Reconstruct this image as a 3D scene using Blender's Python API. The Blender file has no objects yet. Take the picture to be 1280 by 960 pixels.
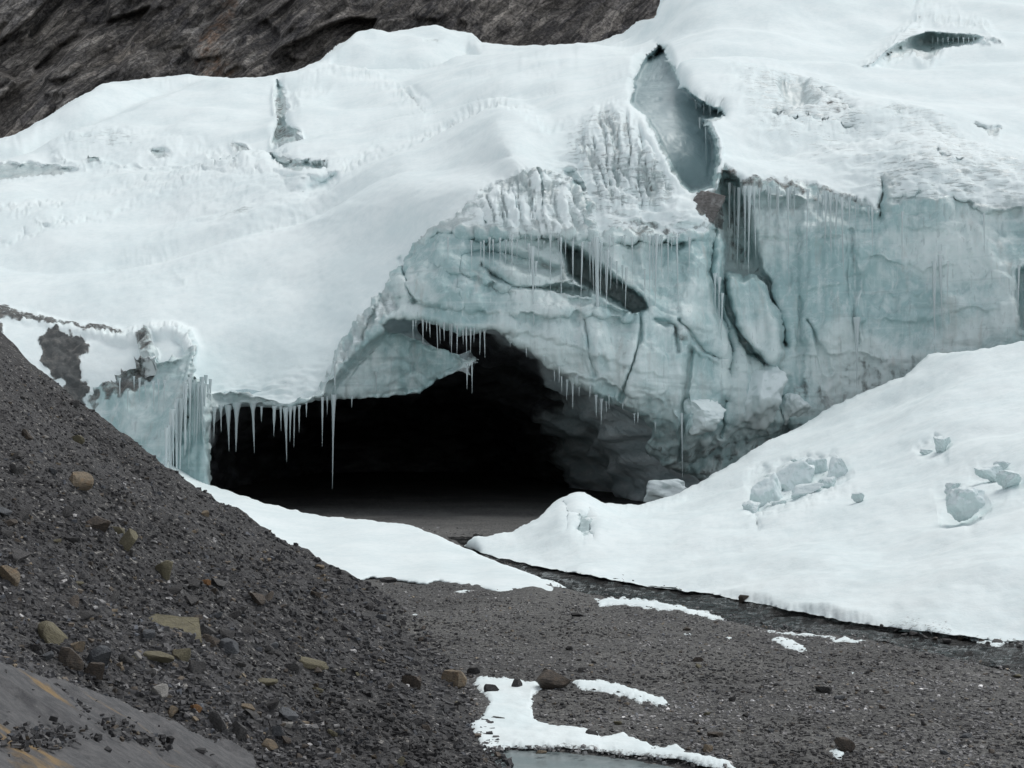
import bpy, bmesh, math, random
import numpy as np
from mathutils import Vector

# ------------------------------------------------------------------ camera, light, exposure
SC = bpy.context.scene
F = 1758.0            # focal length in photo pixels (photo is 1280 x 960)
H = 3.4               # eye height above the gravel flat
HV = 540.0            # row of the horizon
cam = bpy.data.cameras.new("camera")
cam.sensor_width = 36.0
cam.lens = 36.0 * F / 1280.0
cam.shift_y = 60.0 / 1280.0
cam.clip_end = 3000.0
cam_o = bpy.data.objects.new("camera", cam)
cam_o.location = (0, 0, H)
cam_o.rotation_euler = (math.radians(90), 0, 0)
SC.collection.objects.link(cam_o)
SC.camera = cam_o

SUN_EL, SUN_AZ = 60.0, 48.0     # azimuth clockwise from +Y: beyond the glacier, to the right
w = bpy.data.worlds.new("World")
SC.world = w
w.use_nodes = True
wn = w.node_tree
sky = wn.nodes.new("ShaderNodeTexSky")
sky.sky_type = 'NISHITA'
sky.sun_disc = False
sky.sun_elevation = math.radians(SUN_EL)
sky.sun_rotation = math.radians(SUN_AZ)
sky.altitude = 4800
sky.air_density = 1.0
sky.dust_density = 6.0
hs = wn.nodes.new("ShaderNodeHueSaturation")      # an overcast sky: most of the blue is gone
hs.inputs["Saturation"].default_value = 0.16
wn.links.new(sky.outputs[0], hs.inputs["Color"])
wn.links.new(hs.outputs[0], wn.nodes["Background"].inputs["Color"])
wn.nodes["Background"].inputs["Strength"].default_value = 0.15
sun = bpy.data.lights.new("sun", 'SUN')
sun.energy = 1.1
sun.angle = math.radians(38)
sun.color = (1.0, 0.97, 0.93)
sun_o = bpy.data.objects.new("sun", sun)
sun_o.rotation_euler = (math.radians(90 - SUN_EL), 0, math.radians(180 - SUN_AZ))
SC.collection.objects.link(sun_o)
SC.view_settings.view_transform = 'Standard'
SC.view_settings.look = 'None'
SC.view_settings.exposure = 0.68
SC.view_settings.gamma = 1.0
SC.view_settings.use_curve_mapping = False
SC.cycles.max_bounces = 8
SC.cycles.diffuse_bounces = 6

rng = np.random.default_rng(7)
random.seed(7)

# ------------------------------------------------------------------ numpy helpers
_perm = np.random.default_rng(11).permutation(256).astype(np.int64)
_perm = np.concatenate([_perm, _perm, _perm])
_grad = np.random.default_rng(12).normal(size=(256, 3))
_grad /= np.linalg.norm(_grad, axis=1)[:, None]

def perlin(x, y, z):
    x, y, z = np.broadcast_arrays(np.asarray(x, float), np.asarray(y, float), np.asarray(z, float))
    xi, yi, zi = np.floor(x).astype(np.int64), np.floor(y).astype(np.int64), np.floor(z).astype(np.int64)
    xf, yf, zf = x - xi, y - yi, z - zi
    u, v, q = (t * t * t * (t * (t * 6 - 15) + 10) for t in (xf, yf, zf))
    xi &= 255; yi &= 255; zi &= 255
    out = 0
    for i in (0, 1):
        for j in (0, 1):
            for k in (0, 1):
                h = _perm[_perm[_perm[(xi + i) & 255] + ((yi + j) & 255)] + ((zi + k) & 255)]
                g = _grad[h]
                d = g[..., 0] * (xf - i) + g[..., 1] * (yf - j) + g[..., 2] * (zf - k)
                out = out + d * (u if i else 1 - u) * (v if j else 1 - v) * (q if k else 1 - q)
    return out * 1.5

def fbm(x, y, z, octv=4, lac=2.03, gain=0.5):
    a, s, out = 1.0, 1.0, 0.0
    for o in range(octv):
        out = out + a * perlin(x * s + o * 17.1, y * s + o * 5.3, z * s - o * 9.7)
        a *= gain; s *= lac
    return out

def worley(x, y, z, seed=3):
    """distance to the nearest feature point (F1) and to the second (F2)"""
    x, y, z = np.broadcast_arrays(np.asarray(x, float), np.asarray(y, float), np.asarray(z, float))
    r = np.random.default_rng(seed).random((256, 3))
    xi, yi, zi = np.floor(x).astype(np.int64), np.floor(y).astype(np.int64), np.floor(z).astype(np.int64)
    f1 = np.full(x.shape, 9.0); f2 = np.full(x.shape, 9.0)
    for i in (-1, 0, 1):
        for j in (-1, 0, 1):
            for k in (-1, 0, 1):
                h = _perm[_perm[_perm[(xi + i) & 255] + ((yi + j) & 255)] + ((zi + k) & 255)]
                p = r[h]
                d = np.sqrt((xi + i + p[..., 0] - x) ** 2 + (yi + j + p[..., 1] - y) ** 2 + (zi + k + p[..., 2] - z) ** 2)
                f2 = np.minimum(f2, np.maximum(f1, d)); f1 = np.minimum(f1, d)
    return f1, f2

def facets(x, y, z, seed=3, tilt=1.0):
    """broken rock: every cell of a random mosaic is a block with its own height and its own tilted face"""
    x, y, z = np.broadcast_arrays(np.asarray(x, float), np.asarray(y, float), np.asarray(z, float))
    g = np.random.default_rng(seed); r = g.random((256, 3)); ht = g.uniform(-.5, .5, 256); tl = g.normal(0, .5, (256, 3))
    xi, yi, zi = np.floor(x).astype(np.int64), np.floor(y).astype(np.int64), np.floor(z).astype(np.int64)
    best = np.full(x.shape, 9.0); out = np.zeros(x.shape)
    for i in (-1, 0, 1):
        for j in (-1, 0, 1):
            for k in (-1, 0, 1):
                h = _perm[_perm[_perm[(xi + i) & 255] + ((yi + j) & 255)] + ((zi + k) & 255)]
                dx, dy, dz = x - xi - i - r[h, 0], y - yi - j - r[h, 1], z - zi - k - r[h, 2]
                d = dx * dx + dy * dy + dz * dz
                m = d < best
                best = np.where(m, d, best)
                out = np.where(m, ht[h] + tilt * (dx * tl[h, 0] + dy * tl[h, 1] + dz * tl[h, 2]), out)
    return out

def sstep(a, b, x):
    t = np.clip((x - a) / (b - a), 0, 1)
    return t * t * (3 - 2 * t)

def seg_dist(u, v, pts):
    d = np.full(u.shape, 1e9)
    for (x0, y0), (x1, y1) in zip(pts[:-1], pts[1:]):
        dx, dy = x1 - x0, y1 - y0
        t = np.clip(((u - x0) * dx + (v - y0) * dy) / (dx * dx + dy * dy + 1e-9), 0, 1)
        d = np.minimum(d, (u - x0 - t * dx) ** 2 + (v - y0 - t * dy) ** 2)
    return np.sqrt(d)

def sdf(u, v, poly):
    """signed distance to a polygon, negative inside"""
    pts = list(poly) + [poly[0]]
    d = seg_dist(u, v, pts)
    ins = np.zeros(u.shape, bool)
    for (x0, y0), (x1, y1) in zip(pts[:-1], pts[1:]):
        if y0 == y1: continue
        c = ((y0 > v) != (y1 > v)) & (u < (x1 - x0) * (v - y0) / (y1 - y0) + x0)
        ins ^= c
    return np.where(ins, -d, d)

class TPS:
    def __init__(self, pts):
        p = np.array(pts, float)
        self.c = p[:, :2] / 400.0
        n = len(p)
        K = self._k(np.linalg.norm(self.c[:, None] - self.c[None], axis=2))
        A = np.zeros((n + 3, n + 3))
        A[:n, :n] = K + np.eye(n) * 2e-3
        A[:n, n] = A[n, :n] = 1
        A[:n, n + 1:] = self.c; A[n + 1:, :n] = self.c.T
        self.w = np.linalg.solve(A, np.concatenate([p[:, 2], [0, 0, 0]]))
    @staticmethod
    def _k(r):
        return np.where(r > 0, r * r * np.log(np.maximum(r, 1e-9)), 0)
    def __call__(self, u, v):
        u = np.asarray(u, float) / 400.0; v = np.asarray(v, float) / 400.0
        out = self.w[-3] + self.w[-2] * u + self.w[-1] * v
        for (a, b), wt in zip(self.c, self.w):
            r2 = (u - a) ** 2 + (v - b) ** 2
            out = out + wt * 0.5 * r2 * np.log(np.maximum(r2, 1e-12))
        return out

def pt(u, v, D):
    """point at distance D seen in row v, column u of the photograph"""
    u, v, D = np.broadcast_arrays(np.asarray(u, float), np.asarray(v, float), np.asarray(D, float))
    return np.stack([(u - 640) / F * D, D, H + (HV - v) / F * D], axis=-1)

def grid_normals(P):
    a = np.gradient(P, axis=1); b = np.gradient(P, axis=0)
    n = np.cross(b, a)
    n /= np.linalg.norm(n, axis=2)[..., None] + 1e-12
    s = np.sign(np.sum(n * (np.array([0, 0, H]) - P), axis=2))
    return n * np.where(s == 0, 1, s)[..., None]

def snap(U, V, S):
    """pull the vertices just outside (S <= 0) onto the border S = 0"""
    gy, gx = np.gradient(S)
    du = np.gradient(U, axis=1); dv = np.gradient(V, axis=0)
    gx = gx / du; gy = gy / dv
    m = np.maximum(gx * gx + gy * gy, 0.25)
    k = np.where(S <= 0, np.clip(-S, 0, 6) / m, 0)
    return U + gx * k, V + gy * k

# ------------------------------------------------------------------ objects
def tag(o, label=None, cat=None, group=None, kind=None):
    if label: o["label"] = label
    if cat: o["category"] = cat
    if group: o["group"] = group
    if kind: o["kind"] = kind
    return o

def link(o, parent=None):
    SC.collection.objects.link(o)
    if parent: o.parent = parent
    return o

def mesh_np(name, verts, faces, mat, parent=None, cols=None, smooth=True, attr="mask"):
    """verts (n,3), faces (m,3|4) -> one linked mesh object"""
    verts = np.ascontiguousarray(verts, np.float32); faces = np.ascontiguousarray(faces, np.int32)
    k = faces.shape[1]
    me = bpy.data.meshes.new(name)
    me.vertices.add(len(verts)); me.vertices.foreach_set("co", verts.ravel())
    me.loops.add(faces.size); me.loops.foreach_set("vertex_index", faces.ravel())
    me.polygons.add(len(faces))
    me.polygons.foreach_set("loop_start", np.arange(0, faces.size, k, dtype=np.int32))
    me.polygons.foreach_set("use_smooth", np.full(len(faces), smooth))
    if cols is not None:
        a = me.color_attributes.new(attr, 'FLOAT_COLOR', 'POINT')
        c = np.ones((len(verts), 4), np.float32); c[:, :cols.shape[1]] = cols
        a.data.foreach_set("color", c.ravel())
    me.update(calc_edges=True)
    me.validate()
    me.materials.append(mat)
    return link(bpy.data.objects.new(name, me), parent)

def grid_faces(h, w, keep=None):
    i = np.arange(h * w).reshape(h, w)
    f = np.stack([i[1:, :-1], i[1:, 1:], i[:-1, 1:], i[:-1, :-1]], axis=-1)
    if keep is not None:
        f = f[keep]
    return f.reshape(-1, 4)

def compact(P, faces, cols=None):
    used = np.unique(faces)
    re = np.full(len(P), -1); re[used] = np.arange(len(used))
    return P[used], re[faces], (None if cols is None else cols[used])

# ------------------------------------------------------------------ materials
def new_mat(name):
    m = bpy.data.materials.new(name); m.use_nodes = True
    nt = m.node_tree
    return m, nt, nt.nodes["Principled BSDF"]

class NB:
    """small node builder"""
    def __init__(self, nt): self.nt = nt
    def node(self, t, **kw):
        n = self.nt.nodes.new(t)
        for k, v in kw.items(): setattr(n, k, v)
        return n
    def set(self, sock, v):
        if isinstance(v, bpy.types.NodeSocket): self.nt.links.new(v, sock)
        elif isinstance(v, (tuple, list)) and sock.type == 'RGBA': sock.default_value = tuple(v)[:3] + (1,)
        else: sock.default_value = v
    def coords(self, scale=(1, 1, 1), rot=(0, 0, 0), tilted=False):
        t = self.node("ShaderNodeTexCoord"); m = self.node("ShaderNodeMapping")
        if tilted:                       # turn first, then stretch: beds that dip
            m.vector_type = 'TEXTURE'; scale = tuple(1 / q for q in scale)
        m.inputs["Scale"].default_value = scale
        m.inputs["Rotation"].default_value = rot
        self.nt.links.new(t.outputs["Object"], m.inputs["Vector"])
        return m.outputs[0]
    def noise(self, vec, scale, detail=4, rough=0.55, dist=0.0):
        n = self.node("ShaderNodeTexNoise")
        self.set(n.inputs["Vector"], vec); n.inputs["Scale"].default_value = scale
        n.inputs["Detail"].default_value = detail; n.inputs["Roughness"].default_value = rough
        n.inputs["Distortion"].default_value = dist
        return n.outputs["Fac"]
    def voronoi(self, vec, scale, feature='F1', out="Distance", rand=1.0):
        n = self.node("ShaderNodeTexVoronoi", feature=feature)
        self.set(n.inputs["Vector"], vec); n.inputs["Scale"].default_value = scale
        n.inputs["Randomness"].default_value = rand
        return n.outputs[out]
    def math(self, op, a, b=0.0, c=None, clamp=False):
        n = self.node("ShaderNodeMath", operation=op); n.use_clamp = clamp
        self.set(n.inputs[0], a); self.set(n.inputs[1], b)
        if c is not None: self.set(n.inputs[2], c)
        return n.outputs[0]
    def range(self, x, a, b, lo=0.0, hi=1.0, smooth=True):
        n = self.node("ShaderNodeMapRange")
        n.interpolation_type = 'SMOOTHSTEP' if smooth else 'LINEAR'
        self.set(n.inputs[0], x)
        for i, q in enumerate((a, b, lo, hi)): self.set(n.inputs[i + 1], q)
        return n.outputs[0]
    def mix(self, f, a, b):
        n = self.node("ShaderNodeMix", data_type='RGBA')
        self.set(n.inputs[0], f); self.set(n.inputs[6], a); self.set(n.inputs[7], b)
        return n.outputs[2]
    def attr(self, name):
        n = self.node("ShaderNodeAttribute", attribute_name=name)
        s = self.node("ShaderNodeSeparateColor")
        self.nt.links.new(n.outputs["Color"], s.inputs[0])
        return n.outputs["Color"], s.outputs[0], s.outputs[1], s.outputs[2]
    def bump(self, h, dist, strength=1.0, normal=None):
        n = self.node("ShaderNodeBump")
        n.inputs["Strength"].default_value = strength; n.inputs["Distance"].default_value = dist
        self.set(n.inputs["Height"], h)
        if normal is not None: self.set(n.inputs["Normal"], normal)
        return n.outputs[0]

SNOW_A, SNOW_B = (0.715, 0.815, 0.828), (0.82, 0.90, 0.905)

def ice_nodes(b):
    """clean glacier ice: teal grey, cloudy, with pale veins and vertical meltwater streaks"""
    c = b.coords()
    cloud = b.noise(c, 0.22, 6, 0.6, 0.6)
    fine = b.noise(c, 1.3, 6, 0.65, 0.8)
    spots = b.voronoi(c, 0.9, 'SMOOTH_F1')
    col = b.mix(b.range(cloud, 0.41, 0.59), (0.335, 0.495, 0.505), (0.60, 0.715, 0.715))
    col = b.mix(b.math('MULTIPLY', b.range(fine, 0.48, 0.68), 0.48), col, (0.66, 0.75, 0.76))
    col = b.mix(b.math('MULTIPLY', b.range(b.noise(c, 2.2, 3, 0.6, 0.3), 0.60, 0.75), 0.35), col, (0.225, 0.36, 0.372))
    vein = b.math('ABSOLUTE', b.math('SUBTRACT', b.noise(c, 0.55, 5, 0.6, 1.2), 0.5))
    col = b.mix(b.math('MULTIPLY', b.range(vein, 0.0, 0.016, 1, 0), 0.22), col, (0.74, 0.82, 0.83))
    beds = b.noise(b.coords((0.10, 0.10, 1.3), (0, math.radians(9), 0)), 1.0, 6, 0.6, 0.7)       # sediment bands
    col = b.mix(b.math('MULTIPLY', b.range(beds, 0.55, 0.66), 0.32), col, (0.24, 0.33, 0.335))
    col = b.mix(b.math('MULTIPLY', b.range(beds, 0.46, 0.36), 0.35), col, (0.66, 0.75, 0.75))
    streak = b.noise(b.coords((1.6, 1.6, 0.09)), 1.0, 5, 0.6)
    col = b.mix(b.math('MULTIPLY', b.range(streak, 0.54, 0.74), 0.5), col, (0.40, 0.42, 0.40))
    col = b.mix(b.math('MULTIPLY', b.range(streak, 0.46, 0.30), 0.35), col, (0.70, 0.78, 0.78))
    height = b.math('ADD', b.math('MULTIPLY', fine, 0.5), b.math('MULTIPLY', spots, 0.35))
    return col, height, c

def mat_glacier():
    m, nt, bs = new_mat("glacier_ice_and_snow"); b = NB(nt)
    _, sn, dirt_dark, rip = b.attr("mask")
    ice, hice, c = ice_nodes(b)
    n1 = b.noise(c, 1.0, 6, 0.65)
    n2 = b.noise(b.coords((0.5, 0.5, 2.6)), 1.5, 5, 0.65, 0.4)        # wind ripples lie flat
    nz = b.math('ADD', b.math('MULTIPLY', n1, 0.45), b.math('MULTIPLY', n2, 0.55))
    n3 = b.noise(b.coords((0.9, 0.9, 6.0)), 1.6, 5, 0.7, 0.6)
    wear = b.math('MULTIPLY', rip, b.range(n3, 0.50, 0.66, 0.0, 0.62))          # old snow worn through to ice along the ripples
    sf = b.range(b.math('ADD', b.math('SUBTRACT', sn, wear), b.math('MULTIPLY', b.math('SUBTRACT', nz, 0.5), 1.6)), 0.40, 0.60)
    snow = b.mix(b.range(b.math('ADD', b.math('MULTIPLY', b.noise(c, 0.22, 6, 0.65), 0.55), b.math('MULTIPLY', b.noise(c, 2.6, 9, 0.8), 0.45)), 0.36, 0.62), SNOW_A, SNOW_B)
    speck = b.noise(c, 5.0, 7, 0.85)
    snow = b.mix(b.math('MULTIPLY', b.range(speck, 0.66, 0.74), 0.35), snow, (0.42, 0.45, 0.45))
    frost = b.range(sn, -0.05, 0.45)
    ice = b.mix(b.math('MULTIPLY', frost, 0.75), ice, b.mix(n1, (0.40, 0.48, 0.49), (0.66, 0.72, 0.72)))
    drips = b.noise(b.coords((6.0, 6.0, 0.14)), 1.0, 4, 0.6)
    ice = b.mix(b.math('MULTIPLY', b.range(drips, 0.58, 0.72), 0.5), ice, (0.66, 0.73, 0.73))
    ice = b.mix(b.math('MULTIPLY', b.range(drips, 0.42, 0.30), 0.4), ice, (0.26, 0.33, 0.34))
    ice = b.mix(b.math('MULTIPLY', b.range(sn, -0.37, -0.46), 1.0), ice, b.mix(b.range(b.noise(c, 0.3, 4, 0.5), 0.3, 0.7), (0.27, 0.385, 0.41), (0.36, 0.475, 0.495)))   # crevasse shade put into the ice colour as a darker blue grey
    col = b.mix(sf, ice, snow)
    d1 = b.noise(c, 1.8, 8, 0.7, 0.5)
    dv = b.noise(b.coords((2.2, 2.2, 0.16)), 1.0, 5, 0.6)
    dn = b.math('ADD', b.math('MULTIPLY', d1, 0.55), b.math('MULTIPLY', dv, 0.45))
    df = b.range(b.math('ADD', dirt_dark, b.math('MULTIPLY', b.math('SUBTRACT', dn, 0.5), 1.9)), 0.40, 0.72)
    dcol = b.mix(b.range(b.math('ADD', b.noise(c, 2.6, 7, 0.7), b.math('MULTIPLY', dirt_dark, -0.25)), 0.22, 0.60), (0.035, 0.034, 0.034), (0.24, 0.225, 0.205))
    col = b.mix(b.math('MULTIPLY', df, 0.9), col, dcol)
    b.set(bs.inputs["Base Color"], col)
    b.set(bs.inputs["Roughness"], b.range(sf, 0, 1, 0.36, 0.85))
    b.set(bs.inputs["Specular IOR Level"], b.range(sf, 0, 1, 0.45, 0.12))
    hb = b.math('MULTIPLY', b.math('SUBTRACT', 1.0, sf), hice)
    grain = b.noise(c, 9.0, 4, 0.6)
    hb = b.math('ADD', hb, b.math('MULTIPLY', df, d1))
    hh = b.math('ADD', b.math('ADD', hb, b.math('MULTIPLY', sf, 0.35)), b.math('MULTIPLY', grain, 0.05))
    b.set(bs.inputs["Normal"], b.bump(hh, 0.22, 0.8))
    return m

def mat_snow():
    m, nt, bs = new_mat("snow"); b = NB(nt)
    _, sn, dirt_dark, rip = b.attr("mask")
    c = b.coords()
    col = b.mix(b.range(b.math('ADD', b.math('MULTIPLY', b.noise(c, 0.5, 6, 0.65), 0.5), b.math('MULTIPLY', b.noise(c, 4.5, 9, 0.8), 0.5)), 0.36, 0.62), SNOW_A, SNOW_B)
    col = b.mix(b.math('MULTIPLY', b.range(b.noise(c, 8.0, 7, 0.85), 0.66, 0.74), 0.3), col, (0.42, 0.45, 0.45))
    d = b.noise(c, 13.0, 7, 0.8)
    df = b.range(b.math('ADD', dirt_dark, b.math('MULTIPLY', b.math('SUBTRACT', d, 0.5), 1.8)), 0.45, 0.7)
    col = b.mix(b.math('MULTIPLY', df, 0.8), col, (0.12, 0.115, 0.11))
    icef = b.range(b.math('ADD', b.math('SUBTRACT', 1.0, sn), b.math('MULTIPLY', b.math('SUBTRACT', b.noise(c, 3.0, 5, 0.6), 0.5), 1.2)), 0.45, 0.62)
    col = b.mix(icef, col, (0.42, 0.52, 0.53))
    b.set(bs.inputs["Base Color"], col)
    bs.inputs["Roughness"].default_value = 0.85
    bs.inputs["Specular IOR Level"].default_value = 0.12
    h = b.math('ADD', b.math('MULTIPLY', b.noise(c, 1.4, 5, 0.6), 0.5), b.math('MULTIPLY', b.noise(c, 14.0, 3, 0.6), 0.06))
    b.set(bs.inputs["Normal"], b.bump(h, 0.12, 0.6))
    return m

def mat_block():
    m, nt, bs = new_mat("broken_ice_block"); b = NB(nt)
    ice, hice, c = ice_nodes(b)
    g = b.node("ShaderNodeNewGeometry"); s = b.node("ShaderNodeSeparateXYZ")
    nt.links.new(g.outputs["Normal"], s.inputs[0])
    sf = b.range(b.math('ADD', s.outputs[2], b.math('MULTIPLY', b.math('SUBTRACT', b.noise(c, 4.0, 5, 0.6), 0.5), 1.3)), -0.02, 0.30)
    pale = b.mix(0.68, ice, (0.64, 0.735, 0.735))
    dirty = b.mix(b.math('MULTIPLY', b.range(b.noise(c, 2.4, 6, 0.7), 0.58, 0.75), 0.30), pale, (0.22, 0.22, 0.21))
    b.set(bs.inputs["Base Color"], b.mix(sf, dirty, SNOW_A))
    bs.inputs["Roughness"].default_value = 0.55
    b.set(bs.inputs["Normal"], b.bump(b.noise(c, 5.0, 5, 0.6), 0.06, 0.8))
    return m

def mat_icicle():
    m, nt, bs = new_mat("icicle_ice"); b = NB(nt)
    c = b.coords((3, 3, 0.5))
    b.set(bs.inputs["Base Color"], b.mix(b.noise(c, 2.0, 3), (0.46, 0.58, 0.60), (0.74, 0.80, 0.81)))
    bs.inputs["Roughness"].default_value = 0.22
    bs.inputs["IOR"].default_value = 1.31
    bs.inputs["Transmission Weight"].default_value = 0.25
    return m

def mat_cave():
    m, nt, bs = new_mat("shade_toned_cave_ice"); b = NB(nt)
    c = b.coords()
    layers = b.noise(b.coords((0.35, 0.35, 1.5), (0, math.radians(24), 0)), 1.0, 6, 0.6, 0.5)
    col = b.mix(b.range(layers, 0.38, 0.62), (0.045, 0.047, 0.052), (0.135, 0.145, 0.155))  # near black ice colour puts the cave's deep shade into the surface
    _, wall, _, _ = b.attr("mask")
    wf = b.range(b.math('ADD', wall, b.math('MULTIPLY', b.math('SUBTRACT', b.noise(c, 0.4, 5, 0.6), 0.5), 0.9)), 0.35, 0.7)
    col = b.mix(wf, col, b.mix(b.range(layers, 0.35, 0.65), (0.52, 0.64, 0.67), (0.74, 0.83, 0.85)))  # daylight on the right wall and mouth painted as a paler colour
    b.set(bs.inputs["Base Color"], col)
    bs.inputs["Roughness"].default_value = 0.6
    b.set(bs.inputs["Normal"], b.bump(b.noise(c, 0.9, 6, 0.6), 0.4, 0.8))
    return m

def mat_mountain():
    m, nt, bs = new_mat("banded_mountain_rock"); b = NB(nt)
    c = b.coords()
    strata = b.noise(b.coords((0.10, 0.05, 0.55), (0, math.radians(-50), 0), True), 1.0, 8, 0.68, 0.1)
    big = b.noise(c, 0.055, 6, 0.65, 0.8)
    fine = b.noise(c, 0.7, 9, 0.75)
    col = b.mix(b.range(strata, 0.36, 0.64), (0.135, 0.132, 0.131), (0.33, 0.32, 0.305))
    col = b.mix(b.math('MULTIPLY', b.range(big, 0.50, 0.64), 0.7), col, (0.30, 0.268, 0.225))
    col = b.mix(b.math('MULTIPLY', b.range(big, 0.47, 0.36), 0.75), col, (0.082, 0.080, 0.083))
    col = b.mix(b.math('MULTIPLY', b.range(fine, 0.52, 0.68), 0.55), col, (0.078, 0.074, 0.072))
    col = b.mix(b.math('MULTIPLY', b.range(b.noise(c, 1.3, 5, 0.75), 0.62, 0.72), 0.6), col, (0.34, 0.315, 0.275))
    wv = b.node("ShaderNodeVectorMath", operation='MULTIPLY_ADD')
    nn = b.node("ShaderNodeTexNoise"); b.set(nn.inputs["Vector"], c); nn.inputs["Scale"].default_value = 0.25; nn.inputs["Detail"].default_value = 5
    nt.links.new(nn.outputs["Color"], wv.inputs[0]); wv.inputs[1].default_value = (1.2, 1.2, 1.2); nt.links.new(b.coords((0.55, 0.3, 1.35), (0, math.radians(-50), 0), True), wv.inputs[2])
    for sc_, am in ((0.075, 0.75), (0.24, 0.60), (0.70, 0.50), (1.6, 0.45)):          # blocks of different beds
        vo = b.node("ShaderNodeTexVoronoi"); nt.links.new(wv.outputs[0], vo.inputs["Vector"]); vo.inputs["Scale"].default_value = sc_
        sp = b.node("ShaderNodeSeparateColor"); nt.links.new(vo.outputs["Color"], sp.inputs[0])
        col = b.mix(b.math('MULTIPLY', b.range(sp.outputs[0], 0.55, 0.95), am), col, (0.30, 0.28, 0.255))
        col = b.mix(b.math('MULTIPLY', b.range(sp.outputs[1], 0.55, 0.95), am), col, (0.060, 0.059, 0.063))
    for sc_, wd_, am in ((0.075, 0.02, 0.6), (0.24, 0.03, 0.55), (0.70, 0.04, 0.4)):    # cracks between the blocks
        ve = b.voronoi(wv.outputs[0], sc_, 'DISTANCE_TO_EDGE')
        col = b.mix(b.math('MULTIPLY', b.range(ve, 0.0, wd_, 1, 0), am), col, (0.030, 0.029, 0.030))
    col = b.mix(b.math('MULTIPLY', b.range(b.noise(c, 2.6, 6, 0.8), 0.61, 0.70), 0.65), col, (0.46, 0.44, 0.41))
    scr = b.noise(b.coords((0.09, 0.09, 1.5), (0, math.radians(-50), 0), True), 1.0, 5, 0.7, 0.0)
    col = b.mix(b.math('MULTIPLY', b.range(scr, 0.54, 0.60), 0.40), col, (0.31, 0.29, 0.26))
    col = b.mix(b.math('MULTIPLY', b.range(scr, 0.46, 0.40), 0.45), col, (0.055, 0.053, 0.055))
    sx = b.node("ShaderNodeSeparateXYZ"); nt.links.new(c, sx.inputs[0])
    wob = b.math('ADD', sx.outputs[0], b.math('MULTIPLY', b.math('SUBTRACT', b.noise(c, 0.16, 5, 0.7), 0.5), 16.0))
    rust = b.range(b.math('ABSOLUTE', b.math('ADD', wob, 43.0)), 0.5, 3.0, 1.0, 0.0)        # a rusty vein runs down the cliff
    col = b.mix(b.math('MULTIPLY', b.math('MULTIPLY', rust, b.range(fine, 0.40, 0.60)), 0.45), col, (0.26, 0.14, 0.07))
    vo = b.node("ShaderNodeTexVoronoi"); b.set(vo.inputs["Vector"], b.coords((0.5, 0.5, 1.5), (0, math.radians(-50), 0), True)); vo.inputs["Scale"].default_value = 0.55
    sp = b.node("ShaderNodeSeparateColor"); nt.links.new(vo.outputs["Color"], sp.inputs[0])
    tone = b.math('MULTIPLY', b.range(b.noise(c, 2.2, 9, 0.72), 0.38, 0.62, 0.60, 1.50), b.range(sp.outputs[0], 0, 1, 0.60, 1.45))
    tone = b.math('MULTIPLY', tone, b.range(b.noise(c, 0.10, 5, 0.6, 0.4), 0.36, 0.64, 0.70, 1.40))
    mul = b.node("ShaderNodeMix", data_type='RGBA', blend_type='MULTIPLY'); mul.inputs[0].default_value = 1.0
    cmb = b.node("ShaderNodeCombineColor")
    for q in range(3): nt.links.new(tone, cmb.inputs[q])
    b.set(mul.inputs[6], col); nt.links.new(cmb.outputs[0], mul.inputs[7])
    b.set(bs.inputs["Base Color"], mul.outputs[2])
    bs.inputs["Roughness"].default_value = 0.9
    bs.inputs["Specular IOR Level"].default_value = 0.2
    h = b.math('ADD', b.math('MULTIPLY', scr, 0.6), b.math('MULTIPLY', fine, 0.7))
    b.set(bs.inputs["Normal"], b.bump(h, 2.6, 1.0))
    return m

def mat_gravel(name, ca, cb, cl, sc=1.0):
    m, nt, bs = new_mat(name); b = NB(nt)
    c = b.coords()
    big = b.noise(c, 0.28, 5, 0.65, 0.4)
    v = b.node("ShaderNodeTexVoronoi"); b.set(v.inputs["Vector"], c); v.inputs["Scale"].default_value = 11.0 * sc
    v2 = b.node("ShaderNodeTexVoronoi"); b.set(v2.inputs["Vector"], c); v2.inputs["Scale"].default_value = 30.0 * sc
    s = b.node("ShaderNodeSeparateColor"); nt.links.new(v.outputs["Color"], s.inputs[0])
    s2 = b.node("ShaderNodeSeparateColor"); nt.links.new(v2.outputs["Color"], s2.inputs[0])
    col = b.mix(b.range(big, 0.38, 0.62), ca, cb)
    col = b.mix(b.math('MULTIPLY', s.outputs[0], 0.5), col, cl)
    col = b.mix(b.math('MULTIPLY', b.math('GREATER_THAN', s2.outputs[1], 0.95), 0.7), col, (0.30, 0.29, 0.27))
    col = b.mix(b.math('MULTIPLY', b.math('LESS_THAN', s2.outputs[0], 0.3), 0.5), col, (0.022, 0.021, 0.021))
    b.set(bs.inputs["Base Color"], col)
    bs.inputs["Roughness"].default_value = 0.85
    bs.inputs["Specular IOR Level"].default_value = 0.3
    h = b.math('ADD', b.math('ADD', b.math('MULTIPLY', v.outputs["Distance"], -0.7), b.math('MULTIPLY', v2.outputs["Distance"], -0.3)),
               b.math('MULTIPLY', b.noise(c, 20.0, 4, 0.7), 0.3))
    b.set(bs.inputs["Normal"], b.bump(h, 0.06, 1.0))
    return m

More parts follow.
